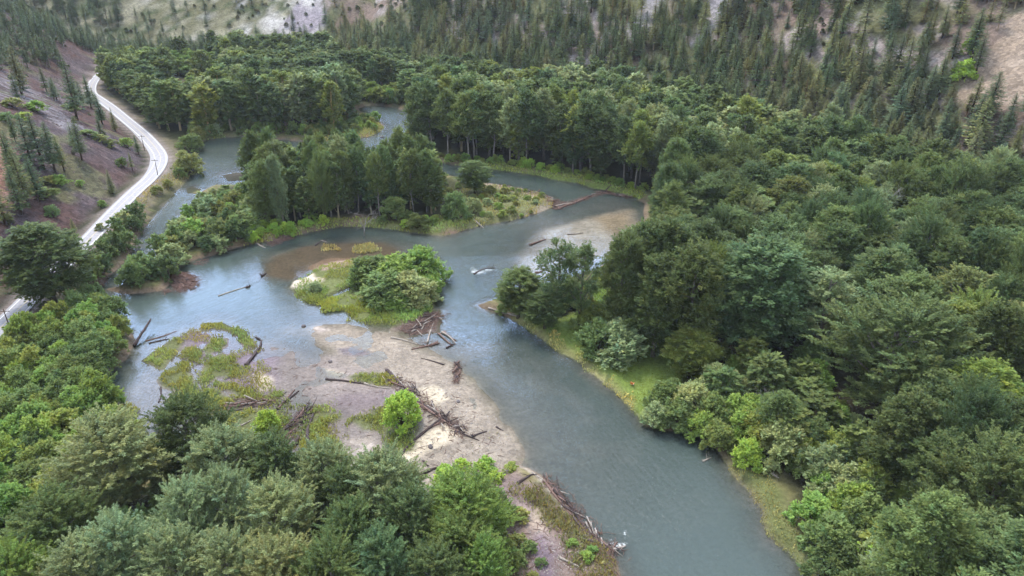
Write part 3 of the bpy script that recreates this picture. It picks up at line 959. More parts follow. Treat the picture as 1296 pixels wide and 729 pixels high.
stock('conifer_far', build_conifer, 8, M_NEEDLE, M_BARKB, 380, lod=1, ragged=.15)
DEAD = [wood('dead_tree', build_dead(420 + i), M_DEAD) for i in range(3)]
SIZE = {'cotton': (20., 4.6), 'cotton_far': (20., 4.6), 'feather': (20., 4.6), 'open': (20., 4.6), 'tall': (20., 4.6), 'shrub': (5., 3.2), 'shrub_far': (5., 3.2),
        'conifer': (20., 2.6), 'conifer_far': (20., 2.6)}

PARTS = {'cottonwood_tree': ('crown', 'trunk'), 'conifer_tree': ('crown', 'trunk'), 'shrub': ('foliage', 'stem')}
def plant(name, lib, x, y, H, R, col, label, cat, group=None, z=None, variant=None, tilt=0.0):
    i = int(rng.integers(len(LIB[lib]))) if variant is None else variant
    cm, tm = LIB[lib][i]
    h0, r0 = SIZE[lib]
    e = bpy.data.objects.new(name, None)
    e.empty_display_size = .5
    COL.objects.link(e)
    e.location = (x, y, float(ground_at(x, y)) - .05 if z is None else z)
    e.rotation_euler = (float(rng.normal(0, .035)), float(rng.normal(0, .035)), float(rng.uniform(0, 6.28)))
    e.scale = (R / r0, R / r0 * float(rng.uniform(.92, 1.08)), H / h0)
    pn = PARTS[name]
    if name == 'shrub': col = tuple(min(v * 1.25, .6) for v in col)
    c = link(pn[0], cm, e); c.color = (*col, 1)
    t = link(pn[1], tm, e)
    tag(e, label, cat, group)
    return e

def vary(c, amt=.16):
    b = rng.uniform(1 - amt, 1 + amt); h = rng.normal(0, .05)
    return (c[0] * b * (1 + h), c[1] * b, c[2] * b * (1 - h))

TONE0 = {'dark green': (.043, .064, .030), 'mid green': (.058, .084, .036), 'blue-green': (.054, .080, .039), 'yellow-green': (.078, .102, .034),
        'grey-green': (.098, .126, .074), 'bright green': (.105, .160, .038), 'olive green': (.078, .090, .037), 'fresh green': (.074, .116, .036)}
TONE = {k: tuple(c * k_ for c, k_ in zip(v, (2.85, 2.6, 1.98))) for k, v in TONE0.items()}
CONE0 = {'dark green': (.036, .049, .028), 'olive green': (.058, .064, .033), 'blue-green': (.040, .053, .036), 'brownish green': (.060, .059, .034)}
CONE = {k: tuple(c * k_ for c, k_ in zip(v, (3.5, 3.45, 2.6))) for k, v in CONE0.items()}

HAND = []                                                       # what already stands: (x, y, radius)
def top_at(px, py, H):
    z = 1.2
    for _ in range(3):
        p = G(px, py, z + H * .98)
        z = max(float(ground_at(p[0], p[1])), 0)
    return p
def radius_of(wpx, x, y, H):
    return wpx * .5 * float(proj(x, y, H * .7)[2]) / F

TREES = []
# (name, lib, crown-top pixel, height, crown width in pixels, tone, category, label)
def hand(name, lib, px, py, H, w, tone, label, cat='tree', group=None, variant=None):
    x, y = top_at(px, py, H)
    R = radius_of(w, x, y, H)
    plant(name, lib, x, y, H, R, vary(TONE[tone], .08), label, cat, group, variant=variant)
    HAND.append((x, y, R))

CT, FE = 'cottonwood_tree', 'feather'
# ---- foreground thicket
for a in [
 (128,546,16,140,'grey-green','largest feathery grey-green cottonwood in the foreground thicket, beside the left shrub mass'),
 (238,512,15,100,'dark green','dark green foreground cottonwood reaching into the marsh at the water edge'),
 (282,556,14,100,'grey-green','feathery cottonwood with upswept boughs below the marsh grass'),
 (226,622,15,86,'grey-green','foreground cottonwood behind the large feathery one, second row from the marsh'),
 (278,610,15,86,'grey-green','upright grey-green cottonwood in the middle of the foreground thicket'),
 (345,626,15,96,'grey-green','pale grey-green cottonwood with fan-shaped top in the foreground thicket'),
 (348,564,13,86,'blue-green','low blue-green cottonwood just below the dark stranded logs'),
 (402,574,13,82,'grey-green','cottonwood at the thicket edge beside the cobble flat'),
 (440,602,13,80,'blue-green','bluish cottonwood between two paler ones at the thicket edge'),
 (480,584,15,104,'grey-green','palest feathery cottonwood at the thicket edge below the bright bush'),
 (440,648,14,90,'mid green','green cottonwood in the thicket behind the palest feathery one'),
 (522,634,14,90,'blue-green','blue-green cottonwood standing over the small back channel'),
 (590,622,14,116,'fresh green','dense fresh green rounded tree beside the lower gravel bar'),
 (572,664,13,100,'yellow-green','yellow-green tree with long finger-like boughs beside the lower gravel bar'),
 (150,664,15,100,'grey-green','foreground cottonwood below the largest feathery one, with light tips'),
 (60,640,14,110,'mid green','green cottonwood in the lower left corner beside the shrubs'),
 (212,690,14,100,'grey-green','lowest grey-green cottonwood left of the thicket centre'),
 (275,688,14,100,'grey-green','low cottonwood in front of the upright grey-green one'),
 (345,700,14,104,'grey-green','low cottonwood in front of the fan-topped one'),
 (410,700,14,100,'mid green','green cottonwood at the bottom of the thicket centre'),
 (482,690,14,100,'blue-green','bluish cottonwood at the bottom of the thicket, left of the finger-boughed tree'),
 (548,706,13,100,'blue-green','dark bluish cottonwood under the finger-boughed tree'),
 (612,694,12,70,'fresh green','small fresh green tree at the thicket end beside the silt flat'),
 (100,700,14,110,'grey-green','pale cottonwood at the bottom edge near the lower left corner'),
 (20,706,13,110,'fresh green','fresh green tree in the lower left corner'),
]:
    hand(CT, FE, *a[:5], a[5], group='foreground cottonwood thicket')
# ---- trees one would point at
for a in [
 ('cotton',40,292,20,112,'dark green','big dark cottonwood with thick trunk standing alone beside the road'),
 ('open',706,308,20,62,'blue-green','open-crowned blue-green tree at the river point, left of a pair'),
 ('open',738,312,20,58,'blue-green','open-crowned blue-green tree at the river point, right of a pair'),
 ('cotton',656,343,12,64,'mid green','smaller green tree at the tip of the right bank point'),
 ('cotton',690,372,9,50,'dark green','low dark tree under the open-crowned pair on the point'),
 ('cotton',797,300,25,66,'dark green','tall dark cottonwood at the corner of the forest above the meadow'),
 ('cotton',829,284,26,80,'dark green','tall dark cottonwood behind the round meadow bushes'),
 ('cotton',852,288,27,86,'dark green','tallest dark cottonwood overlooking the meadow'),
 ('cotton',838,330,23,80,'dark green','dark cottonwood with drooping boughs at the meadow edge'),
 ('cotton',884,318,26,90,'dark green','dark cottonwood behind the yellow-green rounded tree'),
 ('cotton',968,312,26,132,'blue-green','broad blue-green cottonwood rising above the lower right bank'),
 ('open',1056,344,21,90,'grey-green','thin grey-green cottonwood with pale branching trunk in a dark gap'),
 ('cotton',1118,322,22,96,'blue-green','round blue-green cottonwood beside the thin pale-trunked one'),
 ('open',1222,346,21,90,'olive green','sparse olive cottonwood with visible forked trunk on the right'),
 ('feather',1160,394,23,170,'blue-green','huge spreading blue-green cottonwood in the right foreground'),
 ('cotton',1262,470,19,110,'fresh green','fresh green cottonwood beside the huge spreading one'),
 ('feather',1272,572,20,150,'blue-green','blue-green cottonwood filling the lower right corner'),
 ('cotton',1205,560,17,90,'dark green','dark cottonwood in the shade below the huge spreading one'),
 ('cotton',1250,660,17,120,'blue-green','dark blue-green cottonwood at the bottom of the right corner'),
 ('cotton',880,420,11,66,'yellow-green','yellow-green rounded tree at the right end of the meadow'),
 ('cotton',600,206,11,44,'mid green','green tree standing apart at the upstream end of the island grove'),
]:
    hand(CT, *a[:6], a[6])
for a in [
 ('shrub',757,408,7.5,62,'mid green','green bush beside the round pale bush on the meadow'),
 ('shrub',790,412,8,84,'grey-green','large round pale green bush standing on the meadow'),
 ('shrub',752,386,6.5,54,'yellow-green','yellow-green bush behind the meadow bushes'),
 ('shrub',836,512,4,46,'grey-green','pale grey-green bush leaning over the meadow bank'),
 ('shrub',858,505,5.5,60,'mid green','green bush overhanging the river beside the pale leaning one'),
 ('shrub',886,518,5,56,'fresh green','fresh green bush overhanging the river bend'),
 ('shrub',915,535,5,54,'mid green','green bush at the downstream end of the overhanging row'),
 ('shrub',950,560,4.5,44,'bright green','bright bush standing on the grass of the lower right bank'),
 ('shrub',852,482,4.5,34,'mid green','small bush on the meadow above the leaning pale bush'),
 ('shrub',508,500,7,54,'bright green','bright green young bush beside the long driftwood jam'),
 ('shrub',334,522,4.5,40,'bright green','bright green round bush among the stranded logs'),
 ('shrub',468,326,7.5,66,'mid green','bush at the mud-flat end of the centre island clump'),
 ('shrub',502,328,8.5,80,'fresh green','large bush in the middle of the centre island clump'),
 ('shrub',534,317,9,62,'fresh green','bright bush at the river end of the centre island clump'),
 ('shrub',486,348,7,76,'mid green','front bush of the centre island clump'),
 ('shrub',522,350,7,64,'grey-green','greyish front bush of the centre island clump near the debris'),
 ('shrub',455,340,5,36,'fresh green','small bush on the grassy side of the centre island clump'),
 ('shrub',546,348,5,34,'fresh green','bush overhanging the river side of the centre island'),
 ('shrub',500,374,3,50,'fresh green','low bush along the south shore of the centre island'),
 ('shrub',398,358,2.4,24,'grey-green','small bush on the grass beside the white sand tip'),
 ('shrub',498,252,7,40,'mid green','round bush at the shore in front of the island grove'),
 ('shrub',528,272,4,34,'dark green','low dark bush under the island grove'),
 ('shrub',575,246,8,42,'mid green','tall bush at the downstream end of the island grove'),
 ('shrub',598,252,5,28,'grey-green','upright bush on the grassy tail of the middle island'),
 ('shrub',1218,78,6,34,'bright green','bright green bush alone on the bare right slope'),
 ('shrub',1228,52,5,22,'bright green','smaller bright bush above the lone one on the right slope'),
 ('shrub',235,194,8,44,'olive green','round olive bush between the road bend and the stream'),
 ('shrub',240,170,7,40,'mid green','green bush above the road bend beside the stream'),
]:
    lib, px, py, H, w, tone, lb = a
    if px > 1200:
        continue
    hand('shrub', lib, px, py, H, w, tone, lb, 'bush')

# ------------------------------------------------------------------ scattered woods
def jgrid(x0, x1, y0, y1, s, j=.42):
    xs, ys = np.arange(x0, x1, s), np.arange(y0, y1, s * .87)
    X, Y = np.meshgrid(xs, ys)
    X = X + (np.arange(len(ys)) % 2)[:, None] * s * .5
    X = X + rng.uniform(-j, j, X.shape) * s; Y = Y + rng.uniform(-j, j, Y.shape) * s
    return X.ravel(), Y.ravel()

def water_sd(x, y):
    return np.minimum(np.minimum(np.minimum(sdpoly(x, y, A_W), sdpoly(x, y, B_W)), sdpoly(x, y, C_W)), 60)

def in_px(x, y, poly, z=1.5):
    px, py, _ = proj(x, y, np.full(np.shape(x), z))
    return inside(px, py, poly)

def framed(x, y, z, H, mx=330, my=60):
    px, py, d = proj(x, y, z + H)
    bx, by, _ = proj(x, y, z)
    return (px > -mx) & (px < 1296 + mx) & (py < 729 + 130) & (by > -my) & (d > 30)

def clear_of_hand(x, y, k=.8):
    ok = np.ones(len(x), bool)
    for hx, hy, hr in HAND:
        ok &= (x - hx) ** 2 + (y - hy) ** 2 > (hr * k + 1.2) ** 2
    return ok

NO_TALL = [
 [(600,395),(612,385),(690,362),(755,332),(778,345),(770,388),(785,418),(845,432),(895,462),(893,495),(850,508),(852,530),(905,548),(938,582),(985,592),(1035,604),(1078,655),(1066,695),(1086,800),(1010,800),(955,640),(895,572),(795,532),(695,452)],
 [(566,222),(600,225),(700,245),(750,240),(703,278),(580,302),(555,300),(556,280),(566,262),(572,240)],
 [(-80,520),(-10,425),(50,375),(110,310),(160,275),(190,235),(232,165),(255,170),(250,240),(318,232),(322,285),(330,300),(225,345),(130,372),(190,430),(130,500),(150,580),(-80,800)],
 I_PX,
 [(-300,560),(180,560),(480,590),(600,640),(700,560),(800,760),(800,1500),(-400,1500)],
 [(205,130),(222,95),(236,95),(250,135),(225,150)],
 [(770,244),(835,244),(838,352),(772,352)],
 [(395,183),(440,160),(495,150),(495,190),(440,182)],
]
GROVE = [(322,250),(345,240),(400,242),(470,242),(530,244),(560,246),(568,258),(556,278),(500,283),(420,279),(372,286),(335,287),(320,272)]

wx_, wy_ = jgrid(-340, 330, 55, 640, 8.3, .46)
gx_, gy_ = jgrid(-140, 0, 190, 330, 4.8)
gk_ = in_px(gx_, gy_, GROVE)
ok_ = ~in_px(wx_, wy_, GROVE)
wx_, wy_ = np.r_[wx_[ok_], gx_[gk_]], np.r_[wy_[ok_], gy_[gk_]]
wz_ = ground_at(wx_, wy_)
keep = (water_sd(wx_, wy_) > 3.0) & (roaddist(wx_, wy_) > 9.0) & (sideline(wx_, wy_, FOOT_R) < 4) & (sideline(wx_, wy_, FOOT_F) > 34)
for p in NO_TALL:
    keep &= ~in_px(wx_, wy_, p)
grove = in_px(wx_, wy_, GROVE)
island = in_px(wx_, wy_, [(205,335),(250,235),(312,205),(400,200),(500,195),(570,224),(640,240),(700,262),(560,302),(380,300),(230,335)]) & ~grove
keep &= ~island
keep &= framed(wx_, wy_, wz_, 21) & clear_of_hand(wx_, wy_, .85)
wx_, wy_, wz_, grove = wx_[keep], wy_[keep], wz_[keep], grove[keep]
wpx_, wpy_, wd_ = proj(wx_, wy_, wz_)
gapn = fbm(wx_, wy_, 16, 201, 2)
tall = fbm(wx_, wy_, 28, 205, 3)
TALL_FAR = [[(128,118),(150,92),(215,98),(230,140),(230,182),(200,175),(160,145)], [(262,128),(300,104),(400,98),(455,118),(452,150),(432,174),(330,172),(300,174),(270,152)],
            [(395,90),(450,80),(580,80),(640,110),(530,128),(470,120)], [(500,130),(640,100),(700,240),(520,200)]]
farshrub = (wpx_ < 560) & (wpy_ < 200)
for q_ in TALL_FAR:
    farshrub &= ~inside(wpx_ + rng.normal(0, 4, len(wpx_)), wpy_ + rng.normal(0, 2, len(wpx_)), q_)
farshrub &= fbm(wx_, wy_, 30, 207, 2) < .66
H_ = 15.5 + 9.5 * tall + rng.uniform(-2.5, 3.5, len(wx_))
H_[grove] = rng.uniform(13.5, 23, grove.sum())
bank = sdpoly(wx_, wy_, B_W)
facing = bank
H_ = np.where((bank < 26) & (wy_ > 215) & ~grove, rng.uniform(22.5, 27, len(wx_)), H_)
H_ = np.where(wd_ > 360, H_ * .84, H_)
H_ = np.where(farshrub, rng.uniform(4, 9.5, len(wx_)), H_)
R_ = np.where(farshrub, rng.uniform(3.6, 5.2, len(wx_)), rng.uniform(4.9, 7.4, len(wx_)))
R_[grove] *= .66
MEDIUM = [(800,500),(850,470),(960,452),(1010,470),(1080,560),(1135,640),(1165,760),(1085,820),(1000,820),(960,650),(900,570),(820,545)]
med = inside(wpx_, wpy_, MEDIUM)
H_ = np.where(med, rng.uniform(7, 11.5, len(wx_)), H_)
R_ = np.where(med, rng.uniform(3.2, 4.4, len(wx_)), R_)
meadow_w = [GP(poly, 1.3) for poly in NO_TALL[:2]]
keep = (gapn > .20) | grove
wsd_ = water_sd(wx_, wy_)
keep &= (wsd_ > .62 * R_) | grove
for mw in meadow_w:
    keep &= sdpoly(wx_, wy_, mw) > .55 * R_
tone_n = fbm(wx_, wy_, 24, 211, 3) + rng.normal(0, .12, len(wx_))

def wood_zone(px, py, x, y):
    """which stand a tree belongs to, in words one can find"""
    fr = float(sideline(np.array([x]), np.array([y]), FOOT_R)[0])
    if inside(np.array([px]), np.array([py]), GROVE)[0]: return 'in the grove on the middle island', 'island grove'
    if px < 330 and py > 125: return 'between the road and the stream bend', 'trees between road and stream'
    if px < 330: return 'in the upper valley behind the road', 'upper valley trees beyond the road'
    if px < 520 and py < 175 and py > 118: return 'behind the far bend of the river', 'trees behind the far river bend'
    if py < 118 and px < 600: return 'in the upper valley below the scree hill', 'upper valley trees below the scree'
    if fr > -28 and py < 400: return 'along the foot of the conifer slope', 'trees along the foot of the conifer slope'
    if py < 262 and px < 830: return 'in the forest behind the side channel', 'forest behind the side channel'
    if py < 330: return 'in the middle of the right bank forest', 'middle of the right bank forest'
    if py < 480: return 'in the right bank forest behind the meadow', 'forest behind the meadow'
    return 'in the right foreground forest above the bank', 'right foreground forest'

idx = [i for i in range(len(wx_)) if keep[i]]
seen_rank = sorted(idx, key=lambda i: (not -25 < wpx_[i] < 1321, -H_[i] / wd_[i]))
hand_trees = sum(1 for o in COL.objects if o.name.startswith(CT))
single = set(seen_rank[:300 - hand_trees])
rest = [i for i in idx if i not in single]
# the row that faces the side channel gets told apart by its order
row = [i for i in single if 520 < wpx_[i] < 800 and -1 < 1 and float(sdpoly(np.array([wx_[i]]), np.array([wy_[i]]), B_W)[0]) < 9 and wpy_[i] < 250 and not grove[i] and wy_[i] > G(wpx_[i], 256)[1]]
row.sort(key=lambda i: wpx_[i])
ORD = ['first', 'second', 'third', 'fourth', 'fifth', 'sixth', 'seventh', 'eighth', 'ninth', 'tenth', 'eleventh', 'twelfth', 'thirteenth', 'fourteenth', 'fifteenth',
       'sixteenth', 'seventeenth', 'eighteenth', 'nineteenth', 'twentieth']
row_at = {i: k for k, i in enumerate(row) if k < 20}
def tone_of(v):
    return 'dark green' if v < .40 else 'mid green' if v < .52 else 'blue-green' if v < .62 else 'yellow-green' if v > .72 else 'grey-green'
COUNT = {}
for i in idx:
    tn = tone_of(tone_n[i])
    if grove[i]: tn = 'mid green' if tone_n[i] < .5 else 'grey-green'
    if farshrub[i]: tn = 'fresh green' if tone_n[i] < .5 else 'yellow-green'
    if i not in single: continue
    zone, grp = wood_zone(wpx_[i], wpy_[i], wx_[i], wy_[i])
    size = 'low' if H_[i] < 12 else 'tall' if H_[i] > 21.5 else 'middle-sized'
    width = 'broad' if R_[i] > 6.4 else 'slender' if R_[i] < 5.4 else 'rounded'
    lb = f'{size} {width} {tn} cottonwood {zone}'
    if i in row_at:
        lb = f'{tn} cottonwood, {ORD[row_at[i]]} from the upstream end of the row facing the side channel'
        grp = 'front row facing the side channel'
    plant(CT, 'tall' if (grove[i] or (bank[i] < 16 and wy_[i] > 215)) and i % 5 > 1 else ('cotton', 'cotton', 'feather', 'cotton', 'open', 'cotton', 'feather')[i % 7] if wd_[i] < 235 else 'cotton_far', wx_[i], wy_[i], H_[i], R_[i], vary(TONE[tn]), lb, 'tree', grp)

# everything smaller and farther off: one mass of woodland
def mass(name, items, builder_list, leafmat):
    bag = Bag()
    for (x, y, z, H, R, col, k, h0, r0) in items:
        v, f, t = builder_list[k % len(builder_list)]
        a = rng.uniform(0, 6.28); ca, sa = math.cos(a), math.sin(a)
        s = R / r0
        w = np.column_stack([(v[:, 0] * ca - v[:, 1] * sa) * s + x, (v[:, 0] * sa + v[:, 1] * ca) * s + y, v[:, 2] * H / h0 + z - .05])
        bag.add(w, f, t * np.array(col))
    v, f, t = bag.get()
    return link(name, mesh_np(name, v, f, leafmat, False, {'tint': ('FLOAT_COLOR', t)}))

def with_trunk(b, t, bark):
    """far trees: crown and trunk in one, the trunk tinted as bark"""
    g = Bag(); v, f, tt = b.get(); g.add(v, f, tt)
    v, f, _ = t.get(); g.add(v, f, np.full((len(v), 3), 1.0) * np.array(bark))
    return g.get()
far_set = [with_trunk(*build_tree(500 + k, lod=1 if k < 3 else 2), (3.0, 1.9, 3.4)) for k in range(3, 8)]
items = []
for i in rest:
    tn = tone_of(tone_n[i])
    if farshrub[i]: tn = 'fresh green' if tone_n[i] < .5 else 'yellow-green'
    items.append((wx_[i], wy_[i], wz_[i], H_[i], R_[i], vary(TONE[tn]), i, 20., 4.6))
woodland = mass('distant_woodland', items, far_set, M_LEAF)
tag(woodland, 'far cottonwood canopy covering the valley floor behind the nearer forest', 'woodland', kind='stuff')
print('cottonwoods', len(idx), 'rest', len(rest), 'hand', hand_trees, 'row', len(row))

# ------------------------------------------------------------------ conifers
def march(px, py):
    """where the sight line through a pixel meets the ground sheet"""
    xr, yd = (px - 648.0) / F, (py - 364.5) / F
    t = np.arange(60, 1300, .5)
    x, y, z = xr * t, (CP - yd * SP) * t, H_CAM - (SP + yd * CP) * t
    k = np.argmax(z < ground_at(x, y))
    return x[k], y[k], t[k]

CF = 'conifer_tree'
for k, (px, py, hp, tone, lb) in enumerate([
 (28,120,56,'brownish green','olive pine with a bare lower trunk at the upper edge of the scree'),
 (98,152,70,'dark green','tallest dark conifer beside the far stretch of road'),
 (104,203,52,'dark green','dark conifer alone in the middle of the purple scree'),
 (130,158,36,'dark green','dark conifer standing right beside the far road'),
 (146,166,28,'olive green','short conifer at the roadside below the dark one'),
 (176,196,24,'dark green','small dark conifer just above the road bend'),
 (143,246,30,'olive green','squat olive pine low on the scree above the road'),
 (95,296,20,'olive green','small young pine at the foot of the scree'),
 (168,216,22,'olive green','thin small pine between the squat one and the road bend'),
 (56,214,66,'blue-green','blue-green conifer at the centre of the slope cluster'),
 (70,218,60,'dark green','dark bare-stemmed conifer in the slope cluster'),
 (82,218,44,'olive green','short conifer at the right end of the slope cluster'),
 (40,208,60,'blue-green','blue-green conifer at the back of the slope cluster'),
 (24,232,66,'dark green','dark conifer at the left of the slope cluster'),
 (38,262,72,'olive green','light olive conifer in front of the slope cluster'),
 (50,256,56,'dark green','dark conifer behind the light olive one in the cluster'),
 (28,272,60,'dark green','dark conifer at the lower end of the slope cluster'),
 (8,286,70,'olive green','olive conifer at the photo edge above the big roadside cottonwood'),
 (-8,262,64,'dark green','dark conifer cut by the photo edge beside the cluster'),
 (20,180,36,'dark green','short dark conifer above the slope cluster'),
 (60,118,30,'dark green','small conifer on the ledge above the purple scree'),
 (72,126,26,'blue-green','small blue-green conifer on the pale rocks'),
 (122,136,24,'dark green','small conifer at the inner side of the far road'),
]):
    x, y, d = march(px, py)
    H = hp * d / F / .93
    plant(CF, 'conifer', x, y, H, H * rng.uniform(.20, .26), vary(CONE[tone], .1), lb, 'conifer', 'conifers on the left scree slope')
    HAND.append((x, y, 2))

cx, cy = jgrid(-420, 330, 120, 760, 5.6, .48)
cz = ground_at(cx, cy)
fr = sideline(cx, cy, FOOT_R); ff = -sideline(cx, cy, FOOT_F); rd = roaddist(cx, cy)
px, py, cd = proj(cx, cy, cz)
dn = fbm(cx, cy, 34, 301, 3); dn2 = fbm(cx, cy, 14, 305, 3)
pr = np.zeros(len(cx))
on_r = (fr > -2) & (ff < 60)
pr = np.where(on_r, np.clip(1.1 - fr / 170, .36, .95) * sstep(.22, .48, dn * .5 + dn2 * .5 + .14 * (fr < 40)), pr)
pr = np.where(on_r & (px < 640), np.maximum(pr, .55), pr)
far = (ff > -36) & (fr < 2)
pr = np.where(far, np.where(ff < 8, .85, np.where((px < 150) & (ff < 60), .55, np.where(ff < 40, .10, .05))), pr)
lft = (rd < -8) & (~far)
pr = np.where(lft, np.where((py < 88) & (px < 80), .5, .02), pr)
vf = (~on_r) & (~far) & (~lft) & (px < 110) & (rd > 8) & (py < 80)
pr = np.where(vf, .5, pr)
jx = px + rng.normal(0, 8, len(px)); jy = py + rng.normal(0, 5, len(px))
for q, k in (([(345,44),(385,0),(400,-40),(500,-40),(430,44)], .02), ([(425,46),(500,-30),(545,-30),(490,44)], .06), ([(775,50),(800,30),(830,-20),(850,-20),(820,35),(800,50)], .15),
             ([(870,60),(895,20),(910,-20),(935,-20),(920,20),(890,50)], .18), ([(930,70),(960,35),(1010,20),(1030,40),(990,60)], .35), ([(1205,140),(1235,80),(1296,5),(1360,-20),(1360,130),(1260,150)], .10),
             ([(1000,60),(1040,-10),(1080,-20),(1050,40)], .35)):
    m = inside(jx, jy, q)
    pr = np.where(m & (on_r | far), pr * k if k < .3 else pr * k, pr)
kp = (rng.uniform(0, 1, len(cx)) < pr) & framed(cx, cy, cz, 20, 260, 40) & clear_of_hand(cx, cy, .6)
cx, cy, cz, px, py, cd, fr, ff = [a[kp] for a in (cx, cy, cz, px, py, cd, fr, ff)]
onr = (fr > -2) & (ff < 60)
CH = (6.0 + 13.5 * rng.beta(1.7, 1.6, len(cx))) * np.where(fr > 70, .85, 1.0) * np.where(fr < 2, .85, 1.0)
cn = fbm(cx, cy, 40, 311, 3) + rng.normal(0, .13, len(cx))
order = sorted(range(len(cx)), key=lambda i: (not -15 < px[i] < 1311, -CH[i] / cd[i]))
nh = sum(1 for o in COL.objects if o.name.startswith(CF))
csing = set(order[:300 - nh])
def cone_tone(i):
    v = cn[i]
    if not onr[i]: return 'blue-green' if v > .45 else 'dark green'
    return 'dark green' if v < .40 else 'olive green' if v < .56 else 'brownish green' if v < .68 else 'blue-green'
def cone_zone(i):
    if not onr[i]:
        if px[i] < 120: return 'on the far left slope', 'conifers on the far left slope'
        return 'below the far scree hill', 'conifers below the far scree hill'
    hi = 'low' if fr[i] < 28 else 'halfway up' if fr[i] < 65 else 'high'
    s = 'below the rock chute' if px[i] < 800 else 'right of the rock chute' if px[i] < 1040 else 'by the bare bank'
    return f'{hi} on the right slope {s}', f'conifers {hi} on the right slope {s}'
for i in order[:300 - nh]:
    tn = cone_tone(i); z, g = cone_zone(i)
    sz = 'tall' if CH[i] > 19.5 else 'short' if CH[i] < 15 else 'middling'
    plant(CF, 'conifer' if cd[i] < 420 else 'conifer_far', cx[i], cy[i], CH[i], CH[i] * rng.uniform(.23, .33), vary(CONE[tn], .2), f'{sz} {tn} conifer {z}', 'conifer', g)
cone_set = [with_trunk(*build_conifer(600 + k, lod=1, ragged=.2), (1.6, 1.1, 1.6)) for k in range(8)]
citems = [(cx[i], cy[i], cz[i], CH[i], CH[i] * rng.uniform(.23, .33), vary(CONE[cone_tone(i)], .2), i, 20., 2.6) for i in order[300 - nh:]]
cw = mass('distant_conifers', citems, cone_set, M_NEEDLE)
tag(cw, 'far conifer forest covering the upper slopes and the valley end', 'woodland', kind='stuff')
print('conifers', len(order))
# brush scattered over the open slopes
bx, by = jgrid(-420, 330, 120, 760, 6.0, .48)
bz = ground_at(bx, by)
bf, bff, brd = sideline(bx, by, FOOT_R), -sideline(bx, by, FOOT_F), roaddist(bx, by)
bpr = np.where((bf > 2) | (bff > 4), .50, 0.) * sstep(.35, .6, fbm(bx, by, 20, 331, 3)) + np.where((brd < -9) & (bf < 0) & (bff < 0), .07, 0)
bk = (rng.uniform(0, 1, len(bx)) < bpr) & framed(bx, by, bz, 2, 60, 40) & ~inside(*proj(bx, by, bz)[:2], [(1195, 150), (1235, 80), (1296, 5), (1400, -40), (1400, 150), (1260, 160)])
bx, by, bz = bx[bk], by[bk], bz[bk]
brush_set = [build_shrub(760 + k, lod=1)[0].get() for k in range(3)]
BT = [(.12, .14, .06), (.15, .16, .07), (.11, .15, .065), (.19, .17, .095)]
hh_ = rng.uniform(.8, 2.8, len(bx))
hb = mass('hillside_brush', [(bx[i], by[i], bz[i], hh_[i], hh_[i] * rng.uniform(.55, .85), vary(BT[i % 4], .25), i, 5., 3.2) for i in range(len(bx))], brush_set, M_LEAF)
tag(hb, 'dull green brush scattered over the open rocky slopes', 'brush', kind='stuff')

